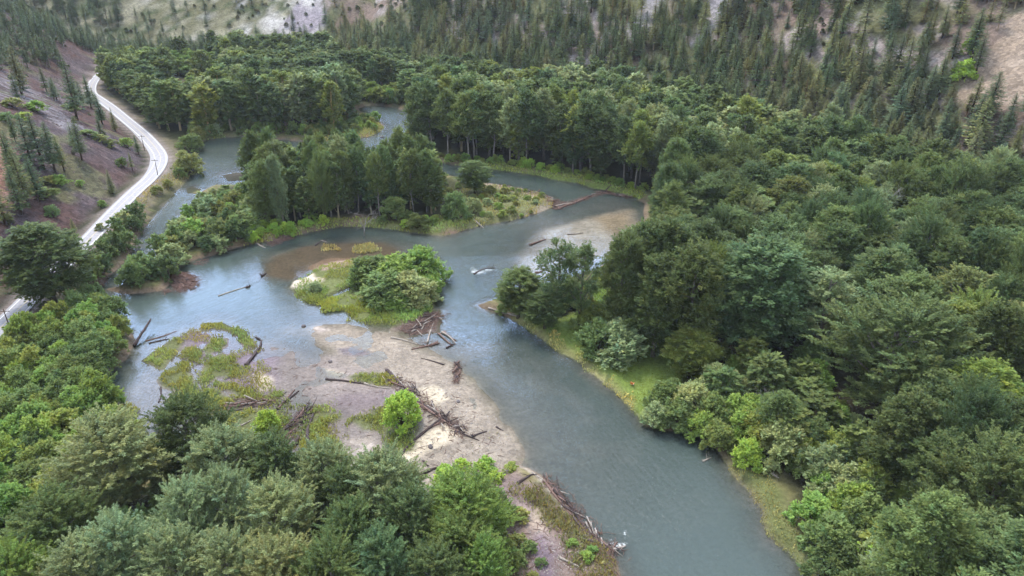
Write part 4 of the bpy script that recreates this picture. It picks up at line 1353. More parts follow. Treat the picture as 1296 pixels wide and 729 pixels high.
# ------------------------------------------------------------------ shrubs
SHRUBS = [
 # outline (pixels on the ground), spacing, (low, high), tones, where, group, low-shrub probability
 ([(-60,455),(40,405),(118,376),(164,408),(178,436),(164,458),(146,486),(140,520),(158,575),(120,640),(60,660),(-80,660)], 4.6, (4.5, 8), ['fresh green', 'mid green', 'yellow-green', 'mid green'], 'in the shrub mass between the road and the marsh', 'shrub mass beside the marsh', 1),
 ([(-80,650),(60,650),(110,690),(100,860),(-80,860)], 4.8, (4, 7), ['fresh green', 'mid green'], 'in the lower left corner', 'shrubs in the lower left corner', 1),
 ([(20,400),(60,372),(100,345),(128,318),(158,282),(172,262),(176,290),(165,312),(138,342),(116,366),(60,410)], 4.6, (3.5, 7), ['dark green', 'mid green', 'grey-green'], 'between the road and the stream mouth', 'roadside shrubs by the stream mouth', 1),
 ([(190,246),(214,228),(228,222),(236,214),(222,238),(200,252)], 5, (2, 4), ['olive green', 'mid green'], 'on the strip between the stream and the road', 'shrubs on the strip by the road', .8),
 ([(140,366),(178,350),(206,328),(222,300),(240,285),(262,268),(310,256),(322,272),(330,288),(325,304),(270,321),(225,336),(208,364),(170,370)], 4.4, (4.0, 7), ['mid green', 'dark green', 'grey-green', 'fresh green', 'olive green'], 'on the upstream end of the middle island', 'shrubs on the upstream end of the middle island', 1),
 ([(222,296),(236,275),(258,248),(306,238),(325,240),(345,242),(320,255),(262,266),(240,284)], 4.0, (1.6, 3.6), ['mid green', 'grey-green', 'olive green'], 'at the stream end of the middle island', 'low shrubs at the stream end of the middle island', .8),
 ([(330,240),(400,215),(500,215),(560,232),(566,250),(470,246),(345,244)], 4.6, (2, 5), ['mid green', 'olive green', 'grey-green'], 'behind the grove on the middle island', 'shrubs behind the grove on the middle island', .9),
 ([(298,306),(320,288),(335,287),(400,281),(420,284),(395,290),(345,303)], 3.2, (2.0, 3.6), ['bright green'], 'along the shore under the island grove', 'bright shrubs under the island grove', 1),
 ([(430,286),(470,280),(500,283),(545,280),(570,276),(590,284),(560,297),(500,289),(460,286)], 3.6, (1.2, 2.6), ['yellow-green', 'bright green', 'fresh green'], 'on the grassy shore below the island grove', 'low shrubs below the island grove', .8),
 ([(565,240),(600,232),(650,240),(690,250),(700,262),(640,278),(590,287),(565,280)], 4.2, (1.0, 2.6), ['fresh green', 'grey-green', 'olive green', 'yellow-green'], 'on the grassy tail of the middle island', 'low shrubs on the tail of the middle island', .75),
 ([(518,195),(560,203),(620,208),(660,213),(700,219),(760,231),(815,245),(818,240),(760,225),(700,213),(620,204),(560,199),(518,190)], 3.6, (1.6, 3.4), ['bright green', 'yellow-green', 'fresh green'], 'on the green bank of the side channel', 'shrubs on the bank of the side channel', .9),
 ([(618,392),(655,384),(700,375),(745,372),(760,392),(735,400),(705,410),(670,402)], 4.0, (2.2, 5), ['mid green', 'olive green', 'yellow-green'], 'under the open-crowned pair on the river point', 'shrubs on the river point', .95),
 ([(738,352),(768,345),(778,385),(784,415),(745,400)], 4.4, (1.5, 3.5), ['bright green', 'yellow-green'], 'on the green slope behind the river point', 'shrubs behind the river point', .7),
 ([(852,548),(858,525),(872,505),(888,498),(930,545),(965,592),(1005,612),(1022,655),(1030,700),(1065,830),(1150,830),(1150,700),(1130,640),(1050,575),(960,530),(905,490)], 4.6, (3.5, 8), ['mid green', 'fresh green', 'grey-green', 'dark green', 'yellow-green'], 'along the lower right bank under the forest', 'shrubs along the lower right bank', 1),
 ([(812,530),(830,515),(860,505),(930,555),(938,574),(905,570),(870,556),(835,548)], 3.6, (3.5, 6), ['fresh green', 'grey-green', 'mid green'], 'overhanging the water on the lower right bank', 'shrubs overhanging the lower right bank', .9),
 ([(1085,640),(1150,640),(1230,700),(1300,760),(1300,860),(1100,860)], 5.2, (4, 7), ['fresh green', 'mid green', 'bright green'], 'in the right foreground below the forest', 'shrubs in the right foreground', .8),
 ([(545,622),(562,598),(582,580),(590,585),(583,602),(568,617)], 2.5, (1.5, 2.6), ['bright green'], 'in the narrow strip beside the back channel', 'shrubs beside the back channel', 1),
 ([(600,612),(606,590),(615,578),(640,573),(652,586),(645,602),(625,610)], 2.6, (1.4, 2.8), ['bright green', 'yellow-green'], 'at the head of the lower gravel bar', 'shrubs at the head of the lower gravel bar', 1),
 ([(680,660),(710,660),(750,700),(775,720),(770,760),(720,760),(700,700)], 3.6, (.7, 1.6), ['olive green', 'fresh green'], 'on the lower gravel bar', 'low shrubs on the lower gravel bar', .6),
 ([(625,650),(665,650),(685,700),(680,760),(630,760)], 3.2, (1, 2.4), ['olive green', 'mid green'], 'between the thicket and the silt flat', 'low shrubs beside the silt flat', .8),
 ([(190,600),(330,596),(480,618),(560,650),(640,640),(640,760),(600,860),(100,860),(60,700)], 4.4, (4, 7), ['grey-green', 'mid green', 'dark green'], 'between the cottonwoods of the foreground thicket', 'shrubs inside the foreground thicket', 1),
 ([(860,455),(1000,440),(1100,540),(1170,640),(1220,760),(1120,760),(1020,600),(940,540),(880,485)], 5.2, (3, 6.5), ['mid green', 'fresh green', 'grey-green', 'yellow-green'], 'in the understory behind the meadow', 'understory behind the meadow', .9),
 ([(385,178),(400,160),(440,155),(478,152),(484,160),(470,168),(430,173)], 4.2, (2.5, 5), ['mid green', 'fresh green', 'olive green'], 'on the far point of the river bend', 'shrubs on the far river point', .9),
 ([(215,150),(240,165),(246,178),(312,169),(400,174),(400,168),(312,160),(250,160)], 4.4, (2.5, 6), ['mid green', 'fresh green', 'grey-green', 'olive green'], 'on the far bank of the stream bend', 'shrubs on the far bank of the stream bend', .95),
 ([(420,134),(452,128),(520,134),(520,128),(455,121),(420,124)], 4.5, (4, 8), ['mid green', 'fresh green', 'yellow-green'], 'on the bank behind the far river bend', 'shrubs behind the far river bend', .9),
 ([(500,182),(530,172),(545,200),(520,194)], 4.5, (4, 7), ['mid green', 'olive green'], 'at the inlet of the side channel', 'shrubs at the inlet of the side channel', 1),
 ([(455,206),(500,203),(540,216),(562,224),(540,226),(500,212)], 4.4, (4, 7), ['olive green', 'mid green'], 'behind the island grove at the inlet', 'shrubs behind the island grove', .9),
]
smass = []
nsh = 0
for outline, sp, (h0, h1), tones, where, grp, prob in SHRUBS:
    w = GP(outline, 1.0)
    lo, hi = w.min(0), w.max(0)
    x, y = jgrid(lo[0], hi[0], lo[1], hi[1], sp)
    k = inside(x, y, w) & ((water_sd(x, y) > .4) | (ground_at(x, y) > .06)) & (np.abs(roaddist(x, y)) > 6.5) & clear_of_hand(x, y, .6) & (rng.uniform(0, 1, len(x)) < prob)
    x, y = x[k], y[k]
    k = framed(x, y, ground_at(x, y), h1, 160, 20)
    x, y = x[k], y[k]
    pxs, pys, ds = proj(x, y, np.full(len(x), 1.))
    for i in range(len(x)):
        H = rng.uniform(h0, h1); R = max(1.0, min(4.6, H * rng.uniform(.52, .72)) if H > 3 else H * rng.uniform(.7, 1.0))
        tn = tones[int(rng.integers(len(tones)))]
        size = 'large' if H > h0 + (h1 - h0) * .66 else 'small' if H < h0 + (h1 - h0) * .33 else 'medium'
        smass.append((H / ds[i], x[i], y[i], H, R, tn, f'{size} {tn} shrub {where}', grp, ds[i]))
for px, py, hp, wp, lb in [(1218,100,22,36,'bright green bush alone on the bare right slope'), (1226,70,20,22,'smaller bright bush above the lone one on the right slope')]:
    x, y, d = march(px, py)
    plant('shrub', 'shrub', x, y, hp * d / F, wp * .5 * d / F, TONE['bright green'], lb, 'bush')
lsn = 0
for px, py, hp, wp in [(128,292,10,16),(74,234,12,30),(58,250,12,34),(60,232,9,26),(102,236,8,12),(66,272,12,24),(88,140,8,26),(130,262,8,14),(155,212,12,16),(15,135,10,30),(45,140,12,34),(110,172,8,30),(140,185,8,24),(30,150,8,26),(10,152,10,26),(125,178,7,26),(160,186,12,20),(98,310,14,16)]:
    x, y, d = march(px, py)
    tn = ['olive green', 'fresh green', 'mid green'][lsn % 3]
    plant('shrub', 'shrub_far', x, y, hp * d / F, wp * .5 * d / F, vary(TONE[tn]), f'low {tn} shrub on the left scree slope', 'bush', 'low shrubs on the left scree slope')
    lsn += 1
have = sum(1 for o in COL.objects if o.name.startswith('shrub'))
smass.sort(key=lambda s: (not -15 < float(proj(s[1], s[2], 2.)[0]) < 1311, -s[0]))
for s in smass[:298 - have]:
    plant('shrub', 'shrub' if s[8] < 190 and s[3] > 2.2 else 'shrub_far', s[1], s[2], s[3], s[4], vary(TONE[s[5]]), s[6], 'bush', s[7])
shr_set = [with_trunk(*build_shrub(700 + k, lod=1), (1, .8, .8)) for k in range(4)]
us = mass('undergrowth', [(s[1], s[2], float(ground_at(s[1], s[2])), s[3], s[4], tuple(1.25 * c for c in vary(TONE[s[5]])), k, 5., 3.2) for k, s in enumerate(smass[298 - have:])], shr_set, M_LEAF)
tag(us, 'low leafy undergrowth along the banks and islands', 'undergrowth', kind='stuff')
print('shrubs', len(smass), have)

# ------------------------------------------------------------------ driftwood
def rough_tube(r, pts, rad, sides=8):
    pts = np.asarray(pts, float)
    v, f = tube(pts, rad, sides)
    v = v + r.normal(size=v.shape) * np.mean(rad) * .17
    return v, f

def driftwood(path, w, mat, label, group=None, root=False, stubs=0, lift=0.0, z=None, seed=None, rise=0.0, cat='log'):
    """a log lying along photo pixels PATH, W metres thick at the butt"""
    r = np.random.default_rng(int(abs(path[0][0] * 31 + path[0][1] * 17)) if seed is None else seed)
    g = GP(path, .2)
    p = chaikin(g, 2) if len(g) > 2 else g[0] + (g[1] - g[0]) * np.linspace(0, 1, 6)[:, None]
    n = len(p)
    rad = np.linspace(w * .55, w * .22, n) * r.uniform(.92, 1.08, n)
    gz_ = np.maximum(ground_at(p[:, 0], p[:, 1]), -.02)
    if len(g) == 2:                                             # a straight trunk bridges hollows
        gz_ = np.linspace(gz_[0], gz_[-1], n); gz_ = np.maximum(gz_, 0)
    zz = gz_ + rad * .55 + lift + rise * np.linspace(0, 1, n)
    if len(g) == 2:
        p = p + (np.sin(np.linspace(0, 3.14, n)) * r.normal(0, .05) * np.linalg.norm(g[1] - g[0]))[:, None] * np.array([[-(g[1] - g[0])[1], (g[1] - g[0])[0]]]) / np.linalg.norm(g[1] - g[0])
    c = np.array([p[0, 0], p[0, 1], zz[0]])
    P = np.column_stack([p, zz]) - c
    v, f = rough_tube(r, P, rad)
    o = link('driftwood_log', mesh_np('driftwood_log', v, f, mat, True), None, c)
    tag(o, label, cat, group)
    for k in range(stubs + int(r.integers(0, 3))):
        s = r.uniform(.35, .95)
        q = P[int(s * (n - 1))]
        d = unit(np.array([r.normal(), r.normal(), abs(r.normal()) * .8 + .3]))
        L = r.uniform(.8, 2.0)
        v, f = tube(np.array([q, q + d * L * .5 + r.normal(size=3) * .05, q + d * L]), [w * .14, w * .10, w * .04], 5)
        link('branch', mesh_np('branch', v, f, mat, True), o)
    if root or r.uniform() < .3:
        bag = Bag()
        d0 = unit(P[0] - P[1])
        for k in range(9):
            d = unit(d0 * .5 + r.normal(size=3))
            L = w * r.uniform(.8, 1.7)
            v, f = tube(np.array([P[0], P[0] + d * L * .5, P[0] + unit(d + r.normal(size=3) * .3) * L]), [w * .28, w * .17, w * .05], 5)
            bag.add(v, f)
        v, f, _ = bag.get()
        link('root_wad', mesh_np('root_wad', v, f, mat, True), o)
    return o

D, R_, P_ = M_LOGD, M_LOGR, M_LOGP
for a in [
 ([(170,438),(182,425),(193,413)], .75, D, 'dark log jutting up out of the bank of the shrub mass', dict(rise=2.2, stubs=1)),
 ([(184,431),(206,425),(224,418)], .3, R_, 'thin reddish branch trailing from the jutting dark log', dict(stubs=3)),
 ([(188,434),(214,428)], .3, D, 'thin dark branch beside the jutting dark log', dict(stubs=2)),
 ([(311,463),(321,450),(330,438),(331,430),(323,426)], .62, D, 'curved dark log with a hooked end at the marsh rim', dict(root=False, lift=.1)),
 ([(203,491),(204,501),(200,509)], .35, D, 'short dark snag standing at the left marsh turf', dict(root=True)),
 ([(343,522),(360,508),(378,494)], .6, D, 'dark log at the mouth of the blue side pool', dict(stubs=2)),
 ([(352,517),(373,492)], .45, R_, 'reddish log alongside the mouth of the blue side pool', {}),
 ([(338,514),(362,496)], .4, D, 'thin dark log nearest the green turf at the side pool', dict(stubs=1)),
 ([(276,515),(310,508),(345,502)], .5, R_, 'long reddish log at the upper edge of the stranded heap', dict(stubs=3)),
 ([(290,520),(330,512)], .4, D, 'dark log lying across the stranded heap', dict(stubs=1)),
 ([(352,552),(370,532),(386,513)], .7, D, 'long dark log slanting up from the bright round bush', dict(stubs=1)),
 ([(374,562),(393,527)], .6, D, 'dark log in the middle of the three slanting ones', {}),
 ([(393,577),(397,523)], .85, D, 'thickest dark log standing nearly lengthwise to the river valley', {}),
 ([(380,556),(391,532)], .4, R_, 'short reddish log between the slanting dark ones', {}),
 ([(300,541),(317,532)], .4, P_, 'pale short log left of the bright round bush', {}),
 ([(338,575),(352,556)], .5, R_, 'reddish log at the thicket edge under the bright round bush', {}),
 ([(346,572),(364,552)], .35, D, 'thin dark log at the thicket edge under the bright round bush', {}),
 ([(412,479),(440,482),(462,486)], .5, D, 'long dark log along the turf strip above the mud', dict(stubs=1)),
 ([(461,485),(495,491)], .42, P_, 'long pale log continuing the dark one along the mud', {}),
 ([(489,468),(505,484),(520,500),(533,514)], .7, D, 'dark trunk at the top of the long diagonal jam', dict(stubs=3)),
 ([(496,470),(513,494),(524,512)], .45, P_, 'pale trunk beside the top of the long diagonal jam', dict(stubs=2)),
 ([(520,505),(545,522),(572,540)], .6, R_, 'reddish trunk in the middle of the long diagonal jam', dict(stubs=2)),
 ([(530,510),(560,528),(588,548)], .65, D, 'dark trunk reaching the lower end of the long diagonal jam', dict(root=False, stubs=2)),
 ([(562,528),(540,545),(522,558),(508,574)], .6, D, 'dark trunk crossing back from the diagonal jam to the bright bush', dict(stubs=2)),
 ([(556,536),(530,553)], .4, R_, 'reddish branch beside the trunk crossing back to the bright bush', {}),
 ([(514,566),(502,584)], .4, D, 'short dark log at the foot of the crossing trunk', {}),
 ([(598,553),(616,546)], .45, D, 'straight dark log alone on the gravel beside the jam end', {}),
 ([(628,540),(637,545)], .35, D, 'short dark log near the water on the gravel', {}),
 ([(533,602),(568,588)], .55, D, 'straight dark log lying left of the bright strip shrubs', {}),
 ([(536,584),(542,590)], .4, D, 'small dark stump on the wet sand', dict(root=True)),
 ([(541,433),(544,420),(549,408)], .45, P_, 'white bare log standing off the debris at the centre island', dict(stubs=1)),
 ([(495,427),(512,430),(530,436)], .42, P_, 'pale log half sunk below the centre island', {}),
 ([(553,434),(538,438),(521,442)], .6, R_, 'reddish brown log with a root end below the centre island', dict(root=True)),
 ([(556,422),(573,437)], .5, R_, 'upper log of the raft in the current below the centre island', {}),
 ([(559,420),(577,435)], .5, P_, 'middle pale log of the raft in the current', {}),
 ([(562,419),(578,431)], .45, R_, 'outer log of the raft in the current below the centre island', {}),
 ([(565,440),(577,434)], .45, D, 'dark log across the end of the raft in the current', {}),
 ([(561,461),(546,456),(533,453)], .35, D, 'thin dark log tipped with a mossy root ball in the shallows', dict(root=True)),
 ([(655,618),(668,610),(679,603)], .5, D, 'dark log crossing the head of the lower bar', dict(stubs=2)),
 ([(688,612),(706,635),(724,655)], .5, R_, 'reddish log along the upper rim of the lower bar', dict(stubs=2)),
 ([(700,622),(722,640),(740,655)], .55, D, 'dark log along the water side of the lower bar', dict(stubs=2)),
 ([(728,652),(745,672),(773,694)], .55, D, 'long dark log along the tip of the lower bar', dict(stubs=2)),
 ([(737,690),(756,694),(778,694)], .45, D, 'dark log pointing from the lower bar to the white water', dict(stubs=2)),
 ([(708,714),(720,719),(733,726)], .4, P_, 'pale log beside the silt puddle on the lower bar', {}),
 ([(776,695),(792,690)], .5, P_, 'pale log in the white water at the tip of the lower bar', {}),
 ([(745,690),(777,702)], .4, R_, 'reddish log in the weeds at the tip of the lower bar', dict(stubs=1)),
 ([(706,264),(722,258),(742,251)], .75, R_, 'lowest big log of the jam at the side channel mouth', {}),
 ([(727,257),(742,250),(757,243)], .75, R_, 'middle big log of the jam at the side channel mouth', dict(stubs=1)),
 ([(744,249),(760,243),(776,238)], .7, D, 'upstream dark log of the jam at the side channel mouth', {}),
 ([(700,262),(722,255)], .5, P_, 'pale log on the bar side of the side channel jam', {}),
 ([(757,243),(780,246),(800,249)], .6, R_, 'reddish log reaching the forest bank at the side channel mouth', dict(stubs=1)),
 ([(644,238),(666,241)], .6, P_, 'white log stranded high on the upstream sand of the middle island', {}),
 ([(668,242),(700,250)], .6, P_, 'long pale log stranded on the sand tail of the middle island', {}),
 ([(690,259),(707,252)], .5, R_, 'reddish log on the point of the middle island tail', {}),
 ([(599,282),(612,288)], .5, P_, 'pale log sliding off the shore of the middle island', {}),
 ([(672,309),(680,306),(691,302)], .6, R_, 'forked reddish snag on the submerged sand bar', dict(root=True, stubs=2)),
 ([(718,296),(738,294)], .4, P_, 'pale log lying flat on the submerged sand bar', {}),
 ([(678,345),(690,341)], .4, R_, 'reddish snag in the shallows left of the open-crowned pair', dict(root=True)),
 ([(600,346),(612,339),(626,338)], .5, D, 'sunken snag breaking the current into white water', dict(stubs=2, lift=-.1)),
 ([(618,391),(636,396),(655,403)], .5, P_, 'pale log lying at the tip of the right bank point', {}),
 ([(276,374),(296,367),(315,361)], .32, P_, 'long thin pale log floating in the still pool', {}),
 ([(313,363),(317,361)], .6, D, 'dark stump head beside the floating pale log', dict(root=True)),
 ([(331,349),(337,345)], .6, D, 'dark snag in the pool off the brown mud', dict(root=True)),
 ([(326,308),(336,313)], .45, P_, 'pale log at the shore beside the red debris', {}),
 ([(399,310),(405,305),(413,303)], .4, D, 'branched dark snag on the mud north of the centre island', dict(stubs=4)),
 ([(406,304),(414,306)], .35, P_, 'white branch beside the snag on the mud', {}),
 ([(214,340),(226,350)], .35, P_, 'pale stick leaning on the debris islet', {}),
 ([(977,608),(984,612)], .35, P_, 'white stick on the grass of the lower right bank', {}),
 ([(890,583),(900,578)], .3, P_, 'bare twiggy snag in the water off the lower right bank', dict(stubs=5)),
 ([(40,240),(60,228)], .4, D, 'fallen dark trunk', {}),
][:-1]:
    driftwood(a[0], a[1], a[2], a[3], 'driftwood on the river bars', **a[4])

# jams: smaller trunks one can still count, then the twigs between them
JAMS = [
 ([(497,478),(515,490),(535,510),(560,528),(590,552)], 1.6, 26, (2, 5), (D, D, R_, P_), 'small trunk tangled in the long diagonal driftwood jam', 'small trunks in the diagonal jam'),
 ([(690,606),(715,635),(735,655),(755,682),(776,698)], 1.3, 26, (1.5, 4), (D, R_, D, P_), 'small trunk in the driftwood line along the lower bar', 'small trunks along the lower bar'),
 ([(520,418),(538,408),(553,398)], 2.2, 20, (1.5, 4.5), (R_, D, P_), 'small trunk in the debris at the tip of the centre island', 'small trunks at the centre island tip'),
 ([(578,459),(579,470),(577,484)], .7, 14, (1, 2.4), (D, R_), 'short trunk in the narrow debris heap standing in the current', 'trunks of the debris heap in the current'),
 ([(280,512),(310,510),(345,505)], 1.4, 14, (1.5, 4), (R_, D, R_, P_), 'small trunk in the stranded reddish heap on the marsh', 'small trunks of the marsh heap'),
 ([(338,574),(352,562),(368,548)], 1.4, 12, (1.5, 3.5), (R_, R_, D), 'small trunk at the thicket edge by the bright round bush', 'small trunks at the thicket edge'),
 ([(705,262),(735,252),(765,242),(798,249)], 1.2, 18, (2, 5), (R_, P_, R_, D), 'small trunk of the log jam at the side channel mouth', 'small trunks of the side channel jam'),
 ([(222,352),(232,358),(244,362)], 1.9, 18, (1, 3), (R_, R_, D), 'small reddish trunk on the debris islet in the pool', 'small trunks on the debris islet'),
 ([(640,238),(670,246),(700,256)], 2.0, 14, (1.5, 4), (P_, R_, P_), 'small pale trunk scattered on the sand tail of the middle island', 'trunks on the sand tail'),
 ([(340,308),(352,304),(368,299)], 1.2, 12, (1, 3), (R_, R_), 'small reddish trunk at the shore under the island grove', 'trunks under the island grove'),
 ([(360,545),(378,530),(392,515)], 1.6, 12, (2, 4), (D, D, R_), 'small trunk among the slanting dark logs', 'small trunks among the slanting logs'),
]
twig = Bag(); tr_ = np.random.default_rng(77)
for pts, wid, n, (l0, l1), mats, lb, grp in JAMS:
    g = GP(pts, .3)
    seg = np.linalg.norm(np.diff(g, axis=0), axis=1); cum = np.r_[0, np.cumsum(seg)]
    def along(s):
        return np.array([np.interp(s, cum, g[:, 0]), np.interp(s, cum, g[:, 1])])
    for k in range(int(n * 1.6)):
        s = tr_.uniform(0, cum[-1]); c = along(s) + tr_.normal(size=2) * wid * .5
        d = along(min(s + 1, cum[-1])) - along(max(s - 1, 0)); a = math.atan2(d[1], d[0]) + tr_.normal(0, .55)
        L = tr_.uniform(l0, l1); w = tr_.uniform(.16, .36)
        dv = np.array([math.cos(a), math.sin(a)]) * L * .5
        z0 = max(float(ground_at(c[0], c[1])), 0) + w * .4 + tr_.uniform(0, .35)
        tl = tr_.normal(0, .10) * L
        P = np.array([[-dv[0], -dv[1], -tl], [tr_.normal(0, .08), tr_.normal(0, .08), 0], [dv[0], dv[1], tl]])
        v, f = rough_tube(tr_, P, np.array([w, w * .85, w * .55]) * .5, 6)
        o = link('driftwood_log', mesh_np('driftwood_log', v, f, mats[k % len(mats)], True), None, (c[0], c[1], z0))
        tag(o, lb, 'log', grp)
    for k in range(int(cum[-1] * 20)):
        s = tr_.uniform(0, cum[-1]); c = along(s) + tr_.normal(size=2) * wid * .75
        a = tr_.uniform(0, 6.28); L = tr_.uniform(.4, 1.6)
        z0 = max(float(ground_at(c[0], c[1])), 0) + abs(tr_.normal(0, .12)) + .03
        d = np.array([math.cos(a) * L * .5, math.sin(a) * L * .5, tr_.normal(0, .12) * L])
        b = np.array([c[0], c[1], z0])
        v, f = tube(np.array([b - d, b + d]), [.045, .02], 3) if False else tube(np.array([b - d, b, b + d]), [.05, .045, .02], 4)
        twig.add(v, f)
# red-brown litter washed against the banks
for poly, dens in (([(95,368),(112,350),(128,340),(137,356),(118,368)], 3.0), ([(216,347),(232,343),(249,348),(251,360),(230,370),(218,364)], 4.0), ([(338,310),(350,299),(372,296),(368,302),(345,311)], 3.0),
                   ([(245,334),(255,326),(264,328),(258,335)], 3), ([(505,418),(520,404),(545,395),(556,398),(552,418),(525,424)], 3.0), ([(535,425),(525,440),(553,436),(575,440)], .8), ([(690,256),(706,252),(720,258),(702,266)], 2.5),
                   ([(735,690),(760,690),(782,706),(785,735),(765,735)], 2.0), ([(205,368),(213,362),(216,368),(208,374)], 4)):
    w = GP(poly, .3); lo, hi = w.min(0), w.max(0)
    n = int((hi - lo).prod() * dens)
    x, y = tr_.uniform(lo[0], hi[0], n), tr_.uniform(lo[1], hi[1], n)
    k = inside(x, y, w); x, y = x[k], y[k]
    z = np.maximum(ground_at(x, y), 0)
    for i in range(len(x)):
        a = tr_.uniform(0, 6.28); L = tr_.uniform(.5, 2.2)
        d = np.array([math.cos(a) * L * .5, math.sin(a) * L * .5, tr_.normal(0, .10) * L]); b = np.array([x[i], y[i], z[i] + .06 + abs(tr_.normal(0, .10))])
        v, f = tube(np.array([b - d, b, b + d]), [.07, .06, .03], 4)
        twig.add(v, f)
for poly, n in (([(385,440),(440,470),(500,500),(560,560),(510,600),(420,590),(330,560),(300,520),(320,460)], 260), ([(540,480),(590,500),(640,570),(620,620),(540,600),(520,540)], 150), ([(620,630),(690,620),(760,700),(720,740),(650,720)], 200)):
    w = GP(poly, .2); lo, hi = w.min(0), w.max(0)
    for i in range(n):
        c = tr_.uniform(lo, hi)
        if not inside(c[:1], c[1:], w)[0]: continue
        a = tr_.uniform(0, 6.28); L = tr_.uniform(.3, 1.5)
        d = np.array([math.cos(a) * L * .5, math.sin(a) * L * .5, 0]); b = np.array([c[0], c[1], max(float(ground_at(c[0], c[1])), 0) + .03])
        v, f = tube(np.array([b - d, b + [0, 0, .04], b + d]), [.06, .05, .03], 4)
        twig.add(v, f)
v, f, _ = twig.get()
tag(link('driftwood_twigs', mesh_np('driftwood_twigs', v, f, M_LOGR, False)), 'loose reddish twigs and bark littering the driftwood and banks', 'debris', kind='stuff')

# ------------------------------------------------------------------ grass, sedge and weeds
gr = np.random.default_rng(91)
gb = Bag()
def sward(poly, dens, h, col, z=.2, w=None, thin=None, var=.25):
    g = GP(poly, z) if w is None else w
    lo, hi = g.min(0), g.max(0)
    n = int((hi - lo).prod() * dens * 1.7)
    x, y = gr.uniform(lo[0], hi[0], n), gr.uniform(lo[1], hi[1], n)
    k = inside(x + gr.normal(0, .35, n) + (fbm(x, y, 4, 421, 3) - .5) * 5, y + gr.normal(0, .35, n) + (fbm(x, y, 4, 431, 3) - .5) * 5, g)
    nz = fbm(x, y, 3.2, 401, 3)
    k &= nz > (.40 if thin is None else thin)
    k &= clear_of_hand(x, y, .25) if n < 40000 else k
    x, y, nz = x[k], y[k], nz[k]
    zz = ground_at(x, y)
    k = zz > -.22
    x, y, nz, zz = x[k], y[k], nz[k], np.maximum(zz[k], 0)
    n = len(x)
    if n == 0: return
    hh = h * gr.uniform(.5, 1.3, n) * (.6 + .9 * nz)
    A = np.stack([gr.normal(0, .5, n), gr.normal(0, .5, n), np.ones(n)], 1)
    P = np.stack([x, y, zz + hh * .42], 1)
    Nh = np.stack([gr.normal(size=n), gr.normal(size=n), np.full(n, .3)], 1)
    v, f = cards(P, A, Nh, hh, np.maximum(hh * .32, .13))
    b = gr.uniform(1 - var, 1 + var, (n, 1)) * (.75 + .5 * fbm(x, y, 6, 409, 2))[:, None]
    hue = gr.normal(0, .08, (n, 1)) + ((fbm(x, y, 8, 411, 2) - .5) * .5)[:, None]
    gb.add(v, f, np.repeat(np.hstack([b * (1 + hue), b, b * (1 - hue)]) * np.array(col) * np.array([2.45, 2.3, 2.2]), 4, 0))
for p in GRASS_PX:
    sward(p, 9, .75, (.150, .165, .045), thin=.36)
sward([(190,440),(260,408),(322,430),(350,500),(432,540),(430,592),(280,575),(205,505)], 7, .55, (.140, .145, .045), .1, thin=.50)
sward(I_PX, 7, .6, (.150, .180, .050), .4, thin=.42)
sward([(398,383),(405,392),(435,390),(450,401),(490,409),(530,402),(548,390),(540,375),(480,385),(430,372)], 9, .8, (.150, .190, .045), .4, thin=.3)
sward([(376,372),(388,382),(402,384),(413,376),(410,360),(385,365)], 10, .8, (.125, .155, .040), .4, thin=.25)
sward([(410,310),(425,312),(432,318),(405,319)], 7, .8, (.19, .17, .07), .1); sward([(448,312),(470,308),(486,316),(485,322),(450,320)], 9, .9, (.20, .18, .07), .1, thin=.3)
M = [(640,400),(660,395),(700,405),(735,395),(765,400),(790,420),(840,432),(868,470),(845,505),(815,530),(800,515),(765,484),(738,460),(690,430)]
sward(M, 5, .22, (.110, .145, .032), 1.3, thin=.30)
sward([(735,372),(765,352),(785,380),(790,425),(745,420)], 6, .5, (.125, .18, .040), 1.2, thin=.2)
sward([(640,398),(690,428),(738,460),(765,484),(800,515),(806,510),(772,478),(745,450),(700,424),(655,396)], 8, .55, (.24, .23, .085), 1.0, thin=.35)
sward([(905,568),(930,580),(960,590),(985,610),(1000,650),(1010,690),(1045,729),(1060,800),(1030,760),(1000,708),(970,672),(966,640),(935,607)], 5, .45, (.18, .175, .065), 1.2, thin=.4)
sward([(520,198),(570,207),(620,211),(700,223),(760,234),(815,250),(815,240),(760,226),(700,215),(620,206),(570,202)], 3, .7, (.15, .20, .05), 1.2, thin=.3)
sward([(590,230),(640,236),(700,248),(700,262),(640,280),(580,296),(550,294),(560,275)], 3, .7, (.165, .165, .065), 1.2, thin=.42)
sward([(300,310),(345,303),(400,289),(460,284),(545,293),(600,285),(590,275),(500,276),(400,278),(330,292)], 3.5, .8, (.15, .185, .05), 1.2, thin=.3)
sward([(385,182),(440,166),(478,156),(490,158),(478,171),(440,178)], 1.8, .9, (.20, .20, .06), 1, thin=.25)
sward([(238,184),(270,172),(312,169),(312,173),(270,177),(243,190)], 2, .8, (.16, .20, .06), 1, thin=.25)
sward([(165,300),(185,262),(205,242),(245,222),(240,214),(205,230),(185,246),(165,275)], 2.5, .7, (.19, .17, .07), 1, thin=.35)
sward([(665,612),(690,618),(715,642),(735,660),(760,690),(780,708),(786,760),(720,760),(716,690),(690,655),(668,632)], 10, .65, (.115, .110, .040), .8, thin=.33)
sward([(660,605),(690,640),(712,672),(690,665),(665,640),(640,612)], 8, .5, (.12, .12, .045), .8, thin=.44)
sward([(612,640),(640,655),(650,690),(680,700),(665,760),(610,760)], 6, .7, (.10, .105, .04), .8, thin=.4)
sward([(400,505),(440,500),(480,520),(440,540),(400,530)], 2, .4, (.14, .15, .05), .1, thin=.55)
sward([(590,520),(640,540),(660,580),(610,600),(580,560)], .7, .35, (.17, .17, .06), .1, thin=.62)
